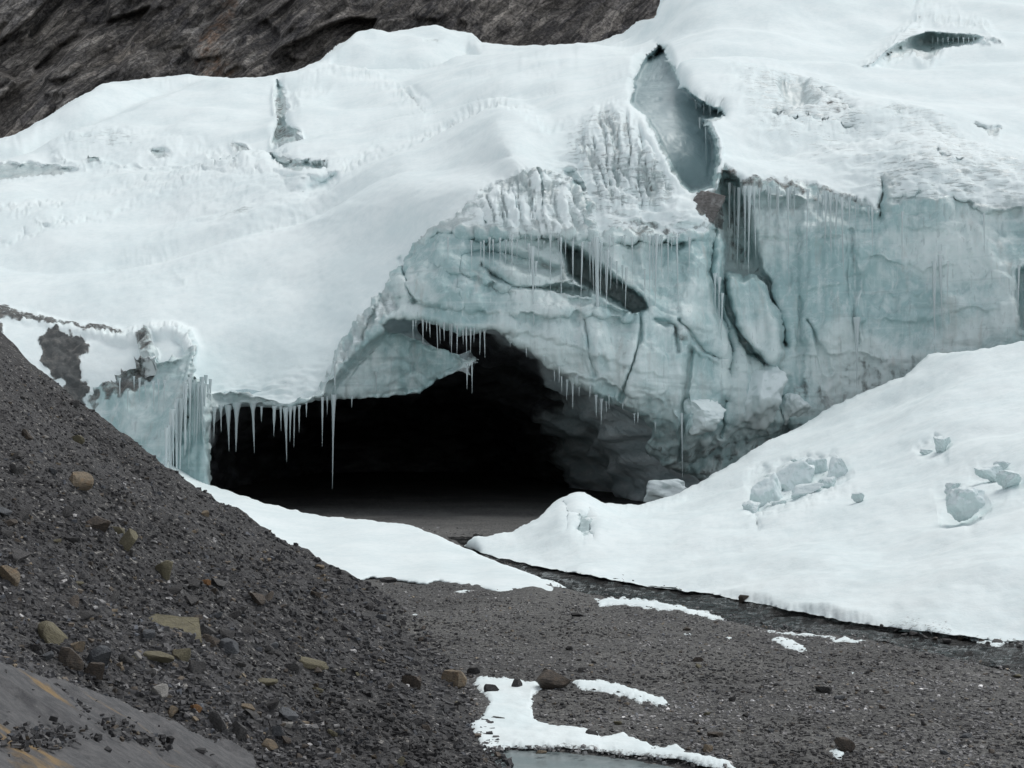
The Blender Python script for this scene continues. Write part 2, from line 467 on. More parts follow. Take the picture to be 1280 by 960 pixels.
def mat_stone_attr(name):
    m, nt, bs = new_mat(name); b = NB(nt)
    colr, _, _, _ = b.attr("mask")
    c = b.coords()
    n = b.noise(c, 18.0, 5, 0.7)
    mul = b.node("ShaderNodeMix", data_type='RGBA', blend_type='MULTIPLY')
    mul.inputs[0].default_value = 0.7
    nt.links.new(colr, mul.inputs[6])
    b.set(mul.inputs[7], b.mix(n, (0.45, 0.45, 0.45), (1.35, 1.33, 1.3)))
    b.set(bs.inputs["Base Color"], mul.outputs[2])
    bs.inputs["Roughness"].default_value = 0.75
    bs.inputs["Specular IOR Level"].default_value = 0.35
    b.set(bs.inputs["Normal"], b.bump(n, 0.03, 0.6))
    return m

def mat_rock(name, col, dark, stain=None, amt=0.4, layer=True):
    m, nt, bs = new_mat(name); b = NB(nt)
    c = b.coords()
    lay = b.noise(b.coords((4, 4, 22)), 1.0, 5, 0.65, 0.4)
    n = b.noise(c, 9.0, 7, 0.7)
    k = b.math('ADD', b.math('MULTIPLY', lay, 0.5), b.math('MULTIPLY', n, 0.5))
    cc = b.mix(b.range(k, 0.38, 0.62), dark, col)
    if stain:
        cc = b.mix(b.math('MULTIPLY', b.range(b.noise(c, 4.0, 5, 0.65, 0.5), 0.50, 0.66), amt), cc, stain)
    cc = b.mix(b.math('MULTIPLY', b.range(b.noise(c, 55.0, 3, 0.6), 0.60, 0.72), 0.35), cc, (0.26, 0.25, 0.23))
    b.set(bs.inputs["Base Color"], cc)
    bs.inputs["Roughness"].default_value = 0.75
    bs.inputs["Specular IOR Level"].default_value = 0.3
    b.set(bs.inputs["Normal"], b.bump(k, 0.04, 0.9))
    return m

def mat_slab():
    m, nt, bs = new_mat("stained_slate_slab"); b = NB(nt)
    c = b.coords((1, 1, 1), (0, 0, 0))
    band = b.noise(b.coords((0.7, 1.5, 1.2), (0, 0, math.radians(-38))), 1.0, 7, 0.66, 0.3)
    n = b.noise(c, 12.0, 7, 0.7)
    cc = b.mix(b.range(n, 0.35, 0.65), (0.060, 0.062, 0.066), (0.112, 0.112, 0.114))
    cc = b.mix(b.math('MULTIPLY', b.range(band, 0.58, 0.66), b.range(n, 0.3, 0.6, 0.4, 0.9)), cc, (0.25, 0.165, 0.065))
    cc = b.mix(b.math('MULTIPLY', b.range(band, 0.44, 0.34), 0.7), cc, (0.040, 0.040, 0.044))
    cc = b.mix(b.math('MULTIPLY', b.range(b.noise(c, 60.0, 3, 0.6), 0.62, 0.72), 0.4), cc, (0.22, 0.21, 0.19))
    b.set(bs.inputs["Base Color"], cc)
    bs.inputs["Roughness"].default_value = 0.85
    hh = b.math('ADD', b.math('MULTIPLY', band, 0.6), b.math('MULTIPLY', n, 0.25))
    b.set(bs.inputs["Normal"], b.bump(hh, 0.10, 0.9))
    return m

def mat_water(name, col, rough, sx, sy, dist, cols2=None):
    m, nt, bs = new_mat(name); b = NB(nt)
    c = b.coords((sx, sy, 1), (0, 0, math.radians(-32)))
    n = b.noise(c, 1.0, 5, 0.62, 0.8)
    c0 = b.coords()
    b.set(bs.inputs["Base Color"], b.mix(b.range(b.noise(c0, 1.6, 4, 0.6), 0.35, 0.65), col, cols2 or col))
    bs.inputs["Roughness"].default_value = rough
    bs.inputs["IOR"].default_value = 1.33
    b.set(bs.inputs["Normal"], b.bump(n, dist, 1.0))
    return m

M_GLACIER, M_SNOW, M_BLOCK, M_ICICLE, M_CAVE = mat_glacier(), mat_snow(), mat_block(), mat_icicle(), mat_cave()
M_MOUNTAIN = mat_mountain()
M_FLAT = mat_gravel("grey_river_gravel", (0.070, 0.071, 0.071), (0.135, 0.136, 0.131), (0.19, 0.19, 0.182))
M_MORAINE = mat_gravel("dark_moraine_rubble", (0.034, 0.034, 0.035), (0.060, 0.060, 0.061), (0.092, 0.092, 0.092))
M_STONES = mat_stone_attr("loose_gravel_stones")
M_SLAB = mat_slab()
M_STREAM = mat_water("stream_water", (0.016, 0.017, 0.017), 0.10, 1.6, 5.0, 0.55, (0.075, 0.076, 0.073))
M_POND = mat_water("thin_pond_ice", (0.20, 0.245, 0.25), 0.22, 0.8, 0.8, 0.015, (0.26, 0.30, 0.305))

# ------------------------------------------------------------------ ground heights
def x_toe(y):
    return 2.33 - 0.171 * y + 0.25 * perlin(y * 0.25, 3.1, 0.2)

def z_flat(x, y):
    return 0.07 * fbm(x * 0.22, y * 0.22, 1.7, 3) + 0.03 * fbm(x * 1.1, y * 1.1, 4.0, 3)

def z_moraine(x, y, detail=True):
    t = x_toe(y) - x
    tt = np.maximum(t, 0)
    z = 0.45 * t + 0.027 * tt * tt
    z = np.where(t < 0, 0.6 * t, z) - 0.6 * np.maximum(t - 13, 0) - 0.054 * 0.5 * np.maximum(t - 13, 0) ** 2
    back = np.maximum(y - 29.0, 0)
    z = z - 0.030 * back ** 2 - 0.10 * np.maximum(y - 31.0, 0)
    amp = sstep(0.0, 1.5, t)
    z = z + amp * (0.24 * fbm(x * 0.35, y * 0.35, 2.0, 3) + 0.12 * fbm(x * 1.2, y * 1.2, 8.0, 3))
    if detail:
        z = z + (0.25 + 0.75 * amp) * 0.035 * fbm(x * 5.0, y * 5.0, 5.0, 3)
    return z

def z_ground(x, y):
    return np.maximum(z_flat(x, y), z_moraine(x, y))

def hit(u, v, zf=z_ground, d0=3.5, d1=75.0, n=420):
    """where the sight line through (u, v) meets a height field"""
    u = np.atleast_1d(np.asarray(u, float)); v = np.atleast_1d(np.asarray(v, float))
    D = np.full(u.shape, d1); done = np.zeros(u.shape, bool)
    ds = d0 * (d1 / d0) ** (np.arange(n + 1) / n)
    if len(u) < 400:                       # few rays: all samples at once
        P = pt(u[:, None], v[:, None], ds[None, 1:])
        bl = P[..., 2] < zf(P[..., 0], P[..., 1])
        k = np.argmax(bl, axis=1)
        D = np.where(bl.any(axis=1), 0.5 * (ds[k] + ds[k + 1]), d1)
    else:
        for k in range(n):
            a = np.flatnonzero(~done)
            if len(a) == 0: break
            P = pt(u[a], v[a], ds[k + 1])
            ii = a[P[:, 2] < zf(P[:, 0], P[:, 1])]
            D[ii] = 0.5 * (ds[k] + ds[k + 1]); done[ii] = True
    lo = D * (1 - 0.006); hi = D * 1.006
    for _ in range(6):
        mid = 0.5 * (lo + hi); P = pt(u, v, mid)
        below = P[:, 2] < zf(P[:, 0], P[:, 1])
        hi = np.where(below, mid, hi); lo = np.where(below, lo, mid)
    return hi

# ------------------------------------------------------------------ the gravel flat and the far ground
def build_flat():
    us = np.concatenate([np.arange(-1900, -700, 8.0), np.arange(-700, 1990, 3.2), np.arange(1990, 2700, 8.0)])
    ds = np.concatenate([np.array([4.0, 6, 8, 9.5]), H * F / (np.arange(985, 566, -1.25) - HV), np.array([240, 320, 480, 800])])
    U, D = np.meshgrid(us, ds)
    X = (U - 640) / F * D; Y = D
    Z = z_flat(X, Y) + 0.012 * fbm(X * 6, Y * 6, 0.3, 2) * (Y < 70)
    ss = sdf(U, HV + (H / D) * F, STREAM)
    Z = Z - 0.10 * sstep(4, -5, ss)
    for poly in (BANK, SHEET):              # the ground lies lower under the packed snow
        Z = Z - 0.4 * sstep(-8, -20, sdf(U, HV + (H / D) * F, poly))
    pp = sdf(U, HV + (H / D) * F, POND)
    Z = Z - 0.10 * sstep(8, -8, pp)
    P = np.stack([X, Y, Z], axis=-1)
    o = mesh_np("gravel_ground", P.reshape(-1, 3), grid_faces(*U.shape), M_FLAT)
    tag(o, kind='structure')

STREAM = [(560, 672), (600, 668), (640, 690), (700, 706), (800, 724), (900, 738), (960, 751), (1040, 768), (1100, 778), (1180, 788), (1290, 806), (1500, 842), (2000, 938),
          (2000, 1010), (1500, 890), (1285, 842), (1180, 822), (1090, 800), (1040, 792), (960, 783), (915, 772), (850, 760), (790, 750), (740, 745), (700, 735), (650, 712), (600, 690)]
POND = [(500, 985), (530, 955), (560, 945), (600, 937), (680, 934), (720, 938), (780, 944), (850, 952), (920, 962), (960, 990)]
# outlines of the right snow bank and of the drift at the cave mouth
BANK = [(580, 681), (600, 675), (640, 668), (664, 660), (682, 648), (696, 628), (712, 617), (730, 615), (742, 622), (756, 629), (800, 631), (840, 620), (872, 604), (920, 576),
        (970, 548), (1010, 528), (1040, 508), (1066, 496), (1100, 482), (1130, 470), (1148, 455), (1160, 442), (1200, 440), (1240, 434), (1290, 424), (1500, 396), (2000, 345),
        (2000, 938), (1500, 842), (1280, 803), (1240, 800), (1180, 792), (1100, 783), (1040, 773), (960, 757), (900, 744), (800, 731), (700, 713), (640, 701), (606, 692), (588, 686)]
SHEET = [(150, 545), (200, 570), (246, 598), (262, 606), (290, 615), (330, 628), (400, 645), (460, 650), (505, 655), (540, 666), (570, 680), (610, 698), (660, 716), (700, 730), (722, 741),
         (700, 743), (694, 752), (680, 750), (665, 745), (650, 747), (625, 742), (600, 736), (570, 731), (548, 727), (530, 731), (500, 727), (480, 725), (462, 722), (440, 730), (380, 745), (250, 720), (150, 660)]
build_flat()

def build_moraine():
    us = np.concatenate([np.arange(-1700, -420, 9.0), np.arange(-420, 760, 2.2)])
    ds = np.concatenate([np.array([0.6, 1.5, 2.4]), 3.2 * (31.0 / 3.2) ** (np.arange(520) / 519.0), np.arange(31.1, 37, 0.12)])
    U, D = np.meshgrid(us, ds)
    X = (U - 640) / F * D; Y = D
    X = np.where(D < 3, (U - 640) / F * 3, X)
    Z = z_moraine(X, Y)
    P = np.stack([X, Y, Z], axis=-1)
    vis = Z > -0.35
    keep = vis[1:, :-1] | vis[1:, 1:] | vis[:-1, 1:] | vis[:-1, :-1]
    V, Fc, _ = compact(P.reshape(-1, 3), grid_faces(*U.shape, keep))
    tag(mesh_np("moraine_slope", V, Fc, M_MORAINE), kind='structure')
build_moraine()

# ------------------------------------------------------------------ the mountain behind
def build_mountain():
    us = np.concatenate([np.arange(-900, -150, 8.0), np.arange(-150, 900, 2.2), np.arange(900, 2200, 10.0)]); vs = np.concatenate([np.arange(-420, -120, 6.0), np.arange(-120, 250, 1.8), np.arange(250, 340, 5.0)])
    U, V = np.meshgrid(us, vs)
    D = 178 + 0.10 * (300 - V) + 0.02 * np.abs(U - 300)
    P = pt(U, V, D)
    X, Y, Z = P[..., 0], P[..., 1], P[..., 2]
    ang = math.radians(50)
    s = Z * math.cos(ang) - X * math.sin(ang)
    t = X * math.cos(ang) + Z * math.sin(ang)
    wx = 1.5 * fbm(X * 0.08, Y * 0.08, Z * 0.08, 2)
    disp = 3.0 * fbm(X * 0.028, 0.4, Z * 0.024, 3)
    disp += 3.4 * facets(t * 0.050, 0.3, (s + wx) * 0.10, 5, 1.6)
    disp += 1.5 * facets(t * 0.15, 0.3, (s + wx) * 0.30, 6, 1.6)
    disp += 0.45 * facets(t * 0.50, 0.3, s * 0.95, 7, 1.4)
    disp += 0.12 * fbm(X * 1.2, 0.2, Z * 1.2, 2)
    # a smoother scree apron towards the right, and a rock spur coming down in front of it
    scree = sstep(560, 660, U)
    disp = disp * (1 - 0.6 * scree)
    for ax in (0, 1): disp = (np.roll(disp, 1, ax) + np.roll(disp, -1, ax) + 2 * disp) / 4
    D2 = D - disp
    P = pt(U, V, D2)
    tag(mesh_np("mountain", P.reshape(-1, 3), grid_faces(*U.shape), M_MOUNTAIN), kind='structure')
build_mountain()

# ------------------------------------------------------------------ the glacier
glacier = bpy.data.objects.new("glacier", None)
glacier.location = (0, 0, 0)
link(glacier)
tag(glacier, "snow covered glacier with blue grey ice front and a wide dark cave mouth", "glacier")

CAVE = [(262, 760), (266, 600), (262, 560), (266, 530), (275, 514), (290, 508), (310, 506), (330, 511), (345, 514), (362, 512), (380, 508),
        (400, 503), (430, 498), (460, 497), (500, 495), (525, 493), (535, 484), (550, 474), (575, 465), (602, 453), (585, 446), (560, 440),
        (530, 428), (505, 418), (484, 414), (478, 408), (488, 401), (505, 397), (530, 400), (560, 410), (590, 416), (610, 413), (625, 416),
        (645, 428), (680, 455), (700, 470), (740, 495), (775, 513), (800, 526), (814, 537), (812, 548), (806, 556), (810, 568),
        (834, 583), (865, 598), (892, 612), (892, 760)]
SKYLINE = [(-400, 260), (-200, 215), (0, 172), (20, 168), (60, 145), (95, 123), (130, 104), (180, 98), (235, 93), (280, 97), (320, 97), (370, 88),
           (400, 75), (425, 55), (445, 44), (470, 42), (505, 38), (530, 32), (547, 31), (562, 37), (590, 41), (603, 52), (640, 57), (700, 57),
           (750, 52), (782, 40), (795, 27), (820, 22), (825, 0), (830, -60), (900, -140), (1100, -190), (1700, -230), (1700, 1200), (-400, 1200)]

CTRL = [  # column, row, distance
 (-220, 600, 56), (-220, 470, 59), (-220, 340, 72), (-220, 230, 95), (-220, 190, 112),
 (0, 620, 59), (0, 500, 60), (0, 400, 64), (0, 340, 72), (0, 230, 92), (0, 172, 110),
 (100, 640, 59), (100, 500, 60), (100, 400, 64), (100, 300, 77), (100, 200, 99), (100, 120, 122),
 (210, 640, 58), (210, 500, 59), (210, 420, 61.5), (200, 300, 75), (200, 200, 97), (230, 95, 130),
 (300, 640, 58), (300, 500, 58), (300, 440, 60.5), (300, 350, 67), (300, 260, 78), (300, 180, 98), (320, 100, 128),
 (400, 490, 58), (400, 400, 61.5), (400, 300, 69), (400, 240, 77), (400, 150, 103), (400, 80, 135),
 (500, 480, 59.5), (500, 400, 58.8), (500, 300, 63.5), (500, 200, 73), (500, 120, 112), (500, 42, 148),
 (620, 640, 60), (620, 410, 58.6), (620, 300, 59.8), (620, 215, 62.5), (620, 150, 68), (620, 90, 105), (620, 57, 140),
 (700, 470, 58.2), (700, 400, 58.4), (700, 300, 59.6), (700, 215, 62.3), (700, 160, 67), (700, 90, 100), (700, 57, 140),
 (780, 510, 58), (780, 400, 58.4), (780, 300, 60), (780, 220, 62.2), (780, 150, 66.5), (780, 110, 78), (780, 50, 135),
 (860, 640, 62), (860, 590, 60.5), (860, 500, 58.6), (860, 400, 59), (860, 300, 60.3), (860, 240, 62.5), (850, 100, 80), (850, 0, 118),
 (920, 640, 61), (920, 500, 60.6), (920, 400, 61.8), (920, 300, 62.4), (920, 215, 63.2), (920, 150, 70), (920, 60, 92), (920, -20, 118),
 (1000, 640, 61), (1000, 500, 61), (1000, 400, 61.6), (1000, 300, 62), (1000, 235, 63), (1000, 190, 67.5), (1000, 150, 73), (1000, 60, 92), (1000, -20, 116),
 (1150, 640, 60), (1150, 440, 60), (1150, 300, 61), (1150, 220, 62.3), (1150, 185, 65), (1150, 100, 82), (1150, 20, 104), (1150, -150, 160),
 (1280, 640, 58), (1280, 430, 58.4), (1280, 300, 60), (1280, 220, 62.5), (1280, 170, 67), (1280, 100, 80), (1280, 20, 100), (1280, -150, 155),
 (1480, 640, 56), (1480, 430, 57), (1480, 300, 58.5), (1480, 200, 64), (1480, 100, 80), (1480, -150, 150), (850, -120, 160)]
base_depth = TPS(CTRL)

# (outline, step in depth, softness in pixels, ragged edge in pixels)
STEPS = [
 # the dirty ledge and ice pillar at the left stand in front of the snow slope
 ([(-260, 360), (0, 384), (75, 401), (155, 412), (180, 405), (215, 401), (240, 410), (248, 430), (246, 455), (238, 485), (225, 520), (212, 570), (205, 660), (-260, 660)], -6.0, 3.5, 2.0),
 # ice curtain running back from the pillar to the cave mouth
 ([(246, 470), (256, 480), (262, 505), (264, 600), (264, 660), (205, 660), (212, 570), (225, 520), (238, 488)], -3.0, 8.0, 1.5),
 # everything behind the dome's crest
 ([(360, 268), (430, 222), (500, 181), (560, 149), (600, 128), (622, 123), (645, 131), (690, 152), (720, 150), (740, -400), (100, -400), (200, 268)], 6.0, 10.0, 1.0),
 # crevasse between the two ice blocks
 ([(826, 58), (806, 76), (794, 100), (789, 130), (806, 146), (822, 172), (838, 205), (852, 230), (864, 239), (890, 233), (895, 205), (893, 175), (884, 152), (880, 148), (906, 147), (904, 139), (880, 128), (862, 117), (848, 100), (838, 78), (832, 60)], 9.0, 4.0, 1.5),
 # slot in the arch
 ([(700, 303), (728, 312), (760, 343), (800, 372), (810, 386), (792, 391), (750, 366), (712, 342)], 5.0, 4.0, 1.0),
 # shallow hollow under the brow
 ([(582, 318), (610, 306), (650, 315), (700, 335), (690, 342), (640, 335), (606, 322)], 1.1, 5.0, 1.0),
 ([(600, 330), (626, 345), (645, 357), (700, 357), (738, 360), (738, 365), (690, 363), (642, 362), (620, 350)], 1.8, 3.0, 1.0),
 # the shelf inside the arch hangs a little behind the brow
 ([(405, 505), (440, 450), (480, 418), (484, 412), (530, 426), (602, 452), (550, 476), (525, 495)], 1.6, 7.0, 1.0),
 # dark gap behind the tall icicles, left edge of the right wall
 ([(903, 222), (924, 226), (930, 250), (944, 296), (946, 336), (930, 346), (908, 338), (903, 280)], 2.6, 8.0, 1.5),
 # the leaning slab of ice, and wall pieces below it
 ([(908, 340), (935, 338), (952, 350), (962, 380), (972, 400), (980, 440), (964, 462), (938, 440), (916, 410), (906, 370)], -1.1, 7.0, 1.5),
 ([(845, 520), (895, 500), (905, 560), (850, 575)], -0.5, 7.0, 2.0),
 # wall foot undercut
 ([(780, 536), (850, 560), (930, 540), (985, 545), (1010, 640), (780, 640)], 1.3, 26.0, 3.0),
 # right-hand notch and clefts
 ([(1273, 338), (1283, 334), (1284, 412), (1276, 410)], 0.9, 5.0, 1.0),
 # hollow under the snow at the upper right
 ([(1103, 72), (1120, 60), (1140, 48), (1160, 43), (1195, 46), (1226, 47), (1205, 54), (1180, 58), (1162, 70), (1142, 61), (1122, 66)], 3.2, 5.0, 1.2),
 # hollows in the snow field at the left
 ([(-60, 206), (30, 203), (70, 205), (95, 212), (60, 220), (25, 224), (0, 231), (-60, 236)], 2.0, 5.0, 2.0),
 ([(345, 105), (351, 106), (357, 140), (360, 158), (372, 162), (372, 172), (350, 180), (342, 176), (348, 150)], 3.5, 4.0, 1.5),
 ([(335, 196), (352, 202), (380, 203), (405, 207), (408, 211), (365, 212), (345, 206)], 2.2, 3.0, 2.0),
 ([(290, 176), (304, 180), (310, 188), (300, 187)], 1.8, 3.0, 1.5),
 ([(272, 198), (298, 203), (296, 207), (276, 202)], 1.6, 3.0, 1.5),
 ([(186, 187), (205, 186), (212, 190), (196, 193)], 1.6, 3.0, 1.5),
 ([(108, 195), (122, 195), (124, 200), (112, 200)], 1.6, 3.0, 1.5),
 ([(1218, 155), (1240, 160), (1246, 155), (1250, 158), (1242, 165), (1228, 161)], 1.0, 4.0, 1.5),
 # shoulder of snow in the middle distance
 ([(365, 112), (430, 92), (490, 112), (528, 140), (536, 158), (500, 178), (430, 220), (370, 232), (352, 180)], -3.2, 14.0, 1.5),
 ([(150, 338), (200, 282), (246, 226), (300, 216), (430, 216), (330, 290), (230, 345)], -0.9, 26.0, 2.5),
 ([(60, 180), (150, 168), (300, 190), (430, 214), (430, 222), (300, 214), (160, 205), (80, 205)], -1.0, 7.0, 4.0),
 ([(-100, 300), (120, 250), (260, 212), (240, 225), (130, 270), (-100, 330)], -1.0, 9.0, 3.0),
 ([(1080, 80), (1150, 10), (1230, 25), (1250, 50), (1165, 44), (1120, 62)], -2.5, 7.0, 3.0),
]
GROOVES = [  # line, half width in pixels, depth
 ([(905, 338), (908, 370), (918, 408), (936, 436), (966, 462)], 6, 1.6),
 ([(946, 338), (960, 352), (964, 374), (974, 390), (982, 430)], 4.5, 1.4),
 ([(1063, 285), (1070, 345), (1067, 392), (1073, 428)], 1.8, 0.35),
 ([(893, 288), (887, 340), (904, 400), (914, 440), (910, 470)], 7, 1.0),
 ([(864, 438), (856, 500), (849, 575)], 4, 0.8),
 ([(801, 393), (799, 430), (786, 468), (776, 500)], 3.5, 0.5),
 ([(712, 214), (724, 236), (734, 262), (738, 300)], 4, 0.9),
 ([(671, 210), (676, 226), (680, 258)], 3, 0.35),
 ([(640, 232), (646, 260)], 2.5, 0.2),
 ([(598, 262), (608, 280)], 3, 0.4),
 ([(1104, 232), (1101, 270)], 5, 0.8),
 ([(1001, 372), (999, 420), (1000, 482)], 4, 0.25),
 ([(500, 322), (507, 350), (518, 378)], 4, 0.5),
 ([(576, 322), (574, 360), (580, 386)], 3, 0.3),
 ([(518, 430), (516, 464)], 4, 0.4),
 ([(905, 500), (902, 545)], 4, 0.7), ([(980, 500), (984, 545)], 4, 0.6),
 ([(1010, 400), (1030, 445), (1036, 465)], 3, 0.35),
 ([(730, 400), (738, 440), (744, 470)], 3, 0.3),
 ([(850, 400), (880, 440), (900, 450)], 4, 0.5),
 
 ([(818, 400), (842, 405), (848, 440)], 4, 0.5),
]
BUMPS = [  # centre, radii in pixels, forward bulge
 (945, 300, 40, 40, 0.0), (1050, 380, 60, 90, 0.35), (1165, 330, 45, 110, 0.45), (1240, 330, 40, 90, 0.25), (975, 400, 30, 60, 0.2),
 (560, 340, 70, 40, 0.5), (690, 410, 110, 40, 0.6), (780, 450, 50, 50, 0.35), (820, 490, 40, 35, 0.35), (470, 390, 30, 25, 0.35),
 (860, 265, 30, 18, 0.8), (620, 250, 35, 30, 0.3), (700, 255, 25, 35, 0.4), (770, 255, 25, 30, 0.3), (870, 360, 28, 70, 0.7), (1005, 125, 50, 25, 1.0),
 (1170, 205, 40, 16, 0.7),
]

ICE = [  # outline, snow amount inside, softness, ragged edge
 ([(345, 520), (362, 505), (400, 480), (424, 428), (444, 402), (480, 362), (520, 302), (545, 286), (580, 266), (602, 242), (640, 216), (672, 208),
   (700, 214), (722, 230), (742, 262), (748, 296), (790, 285), (835, 292), (880, 292), (890, 300), (905, 700), (300, 700)], -0.35, 5, 4),
 ([(545, 288), (580, 266), (602, 242), (640, 216), (672, 208), (700, 214), (722, 230), (736, 290), (640, 292)], 0.54, 8, 3),
 ([(412, 470), (424, 428), (444, 402), (484, 360), (500, 380), (460, 420), (440, 445)], 0.42, 8, 3),
 ([(712, 176), (738, 142), (770, 132), (792, 150), (815, 185), (832, 220), (842, 245), (826, 258), (790, 262), (765, 270), (752, 250), (735, 205)], 0.60, 10, 4),
 ([(905, 204), (928, 232), (952, 230), (1010, 232), (1040, 242), (1076, 252), (1100, 264), (1104, 225), (1140, 210), (1170, 200), (1205, 212),
   (1232, 238), (1290, 246), (1500, 260), (1500, 700), (840, 700), (880, 300), (893, 225)], -0.35, 5, 4),
 ([(1104, 225), (1140, 200), (1168, 186), (1205, 198), (1240, 215), (1290, 232), (1290, 270), (1230, 262), (1180, 245), (1110, 262)], 0.46, 12, 4),
 ([(1120, 200), (1170, 180), (1260, 190), (1300, 210), (1300, 250), (1120, 250)], 0.72, 14, 4),
 ([(930, 112), (990, 96), (1030, 108), (1080, 150), (1080, 168), (1030, 165), (960, 162), (935, 140)], 0.66, 14, 5),
 ([(970, 110), (1005, 108), (1012, 140), (985, 142)], 0.34, 12, 4),
 ([(1100, 140), (1140, 136), (1200, 165), (1205, 185), (1150, 170), (1110, 160)], 0.58, 12, 5),
 ([(826, 56), (806, 74), (793, 98), (788, 130), (806, 146), (822, 172), (838, 205), (852, 232), (864, 241), (892, 233), (896, 205), (895, 175), (884, 152), (908, 147), (904, 138), (880, 126), (862, 115), (848, 98), (838, 76)], -0.5, 2, 1),  # lowest value marks the crevasse, whose ice colour carries its shade
 ([(1103, 72), (1120, 58), (1140, 46), (1160, 42), (1195, 45), (1226, 46), (1205, 55), (1180, 59), (1162, 71), (1142, 62), (1122, 67)], 0.15, 3, 1),
 ([(1110, 52), (1150, 12), (1156, 22), (1148, 44)], 0.58, 8, 3),
 ([(-60, 206), (30, 203), (60, 205), (95, 212), (60, 220), (25, 224), (0, 231), (-60, 236)], 0.25, 3, 2),
 ([(90, 175), (140, 166), (180, 170), (150, 180)], 0.57, 6, 3),
 ([(345, 105), (352, 106), (357, 140), (360, 158), (374, 162), (374, 172), (350, 182), (342, 178), (347, 150)], 0.1, 2, 2),
 ([(335, 194), (352, 201), (380, 202), (408, 206), (408, 212), (365, 213), (345, 207)], 0.05, 2, 2),
 ([(290, 176), (304, 180), (310, 189), (300, 188)], 0.05, 2, 2), ([(272, 197), (298, 202), (296, 208), (276, 203)], 0.05, 2, 2),
 ([(186, 187), (205, 186), (212, 190), (196, 193)], 0.15, 2, 2), ([(108, 194), (122, 195), (124, 200), (112, 201)], 0.1, 2, 2),
 ([(276, 264), (300, 256), (316, 258), (300, 270)], 0.52, 4, 2), ([(492, 104), (516, 122), (528, 140), (520, 138)], 0.5, 5, 3),
 ([(520, 136), (550, 138), (545, 144)], 0.4, 3, 2), ([(1214, 153), (1240, 160), (1252, 156), (1244, 168)], 0.2, 3, 2),
 ([(530, 50), (552, 46), (550, 54), (528, 55)], 0.52, 3, 2),
 # the left pillar and curtain
 ([(110, 480), (150, 455), (185, 470), (200, 452), (215, 440), (244, 432), (246, 470), (238, 486), (225, 520), (212, 570), (205, 700), (60, 700)], -0.1, 5, 4),
 ([(170, 412), (182, 405), (195, 430), (186, 440), (172, 436)], 0.1, 3, 2),
 ([(238, 474), (250, 472), (264, 500), (266, 700), (200, 700), (212, 570)], -0.4, 4, 2),
 ([(252, 492), (300, 486), (350, 498), (380, 500), (345, 520), (300, 514), (262, 520)], 0.38, 5, 3),
]
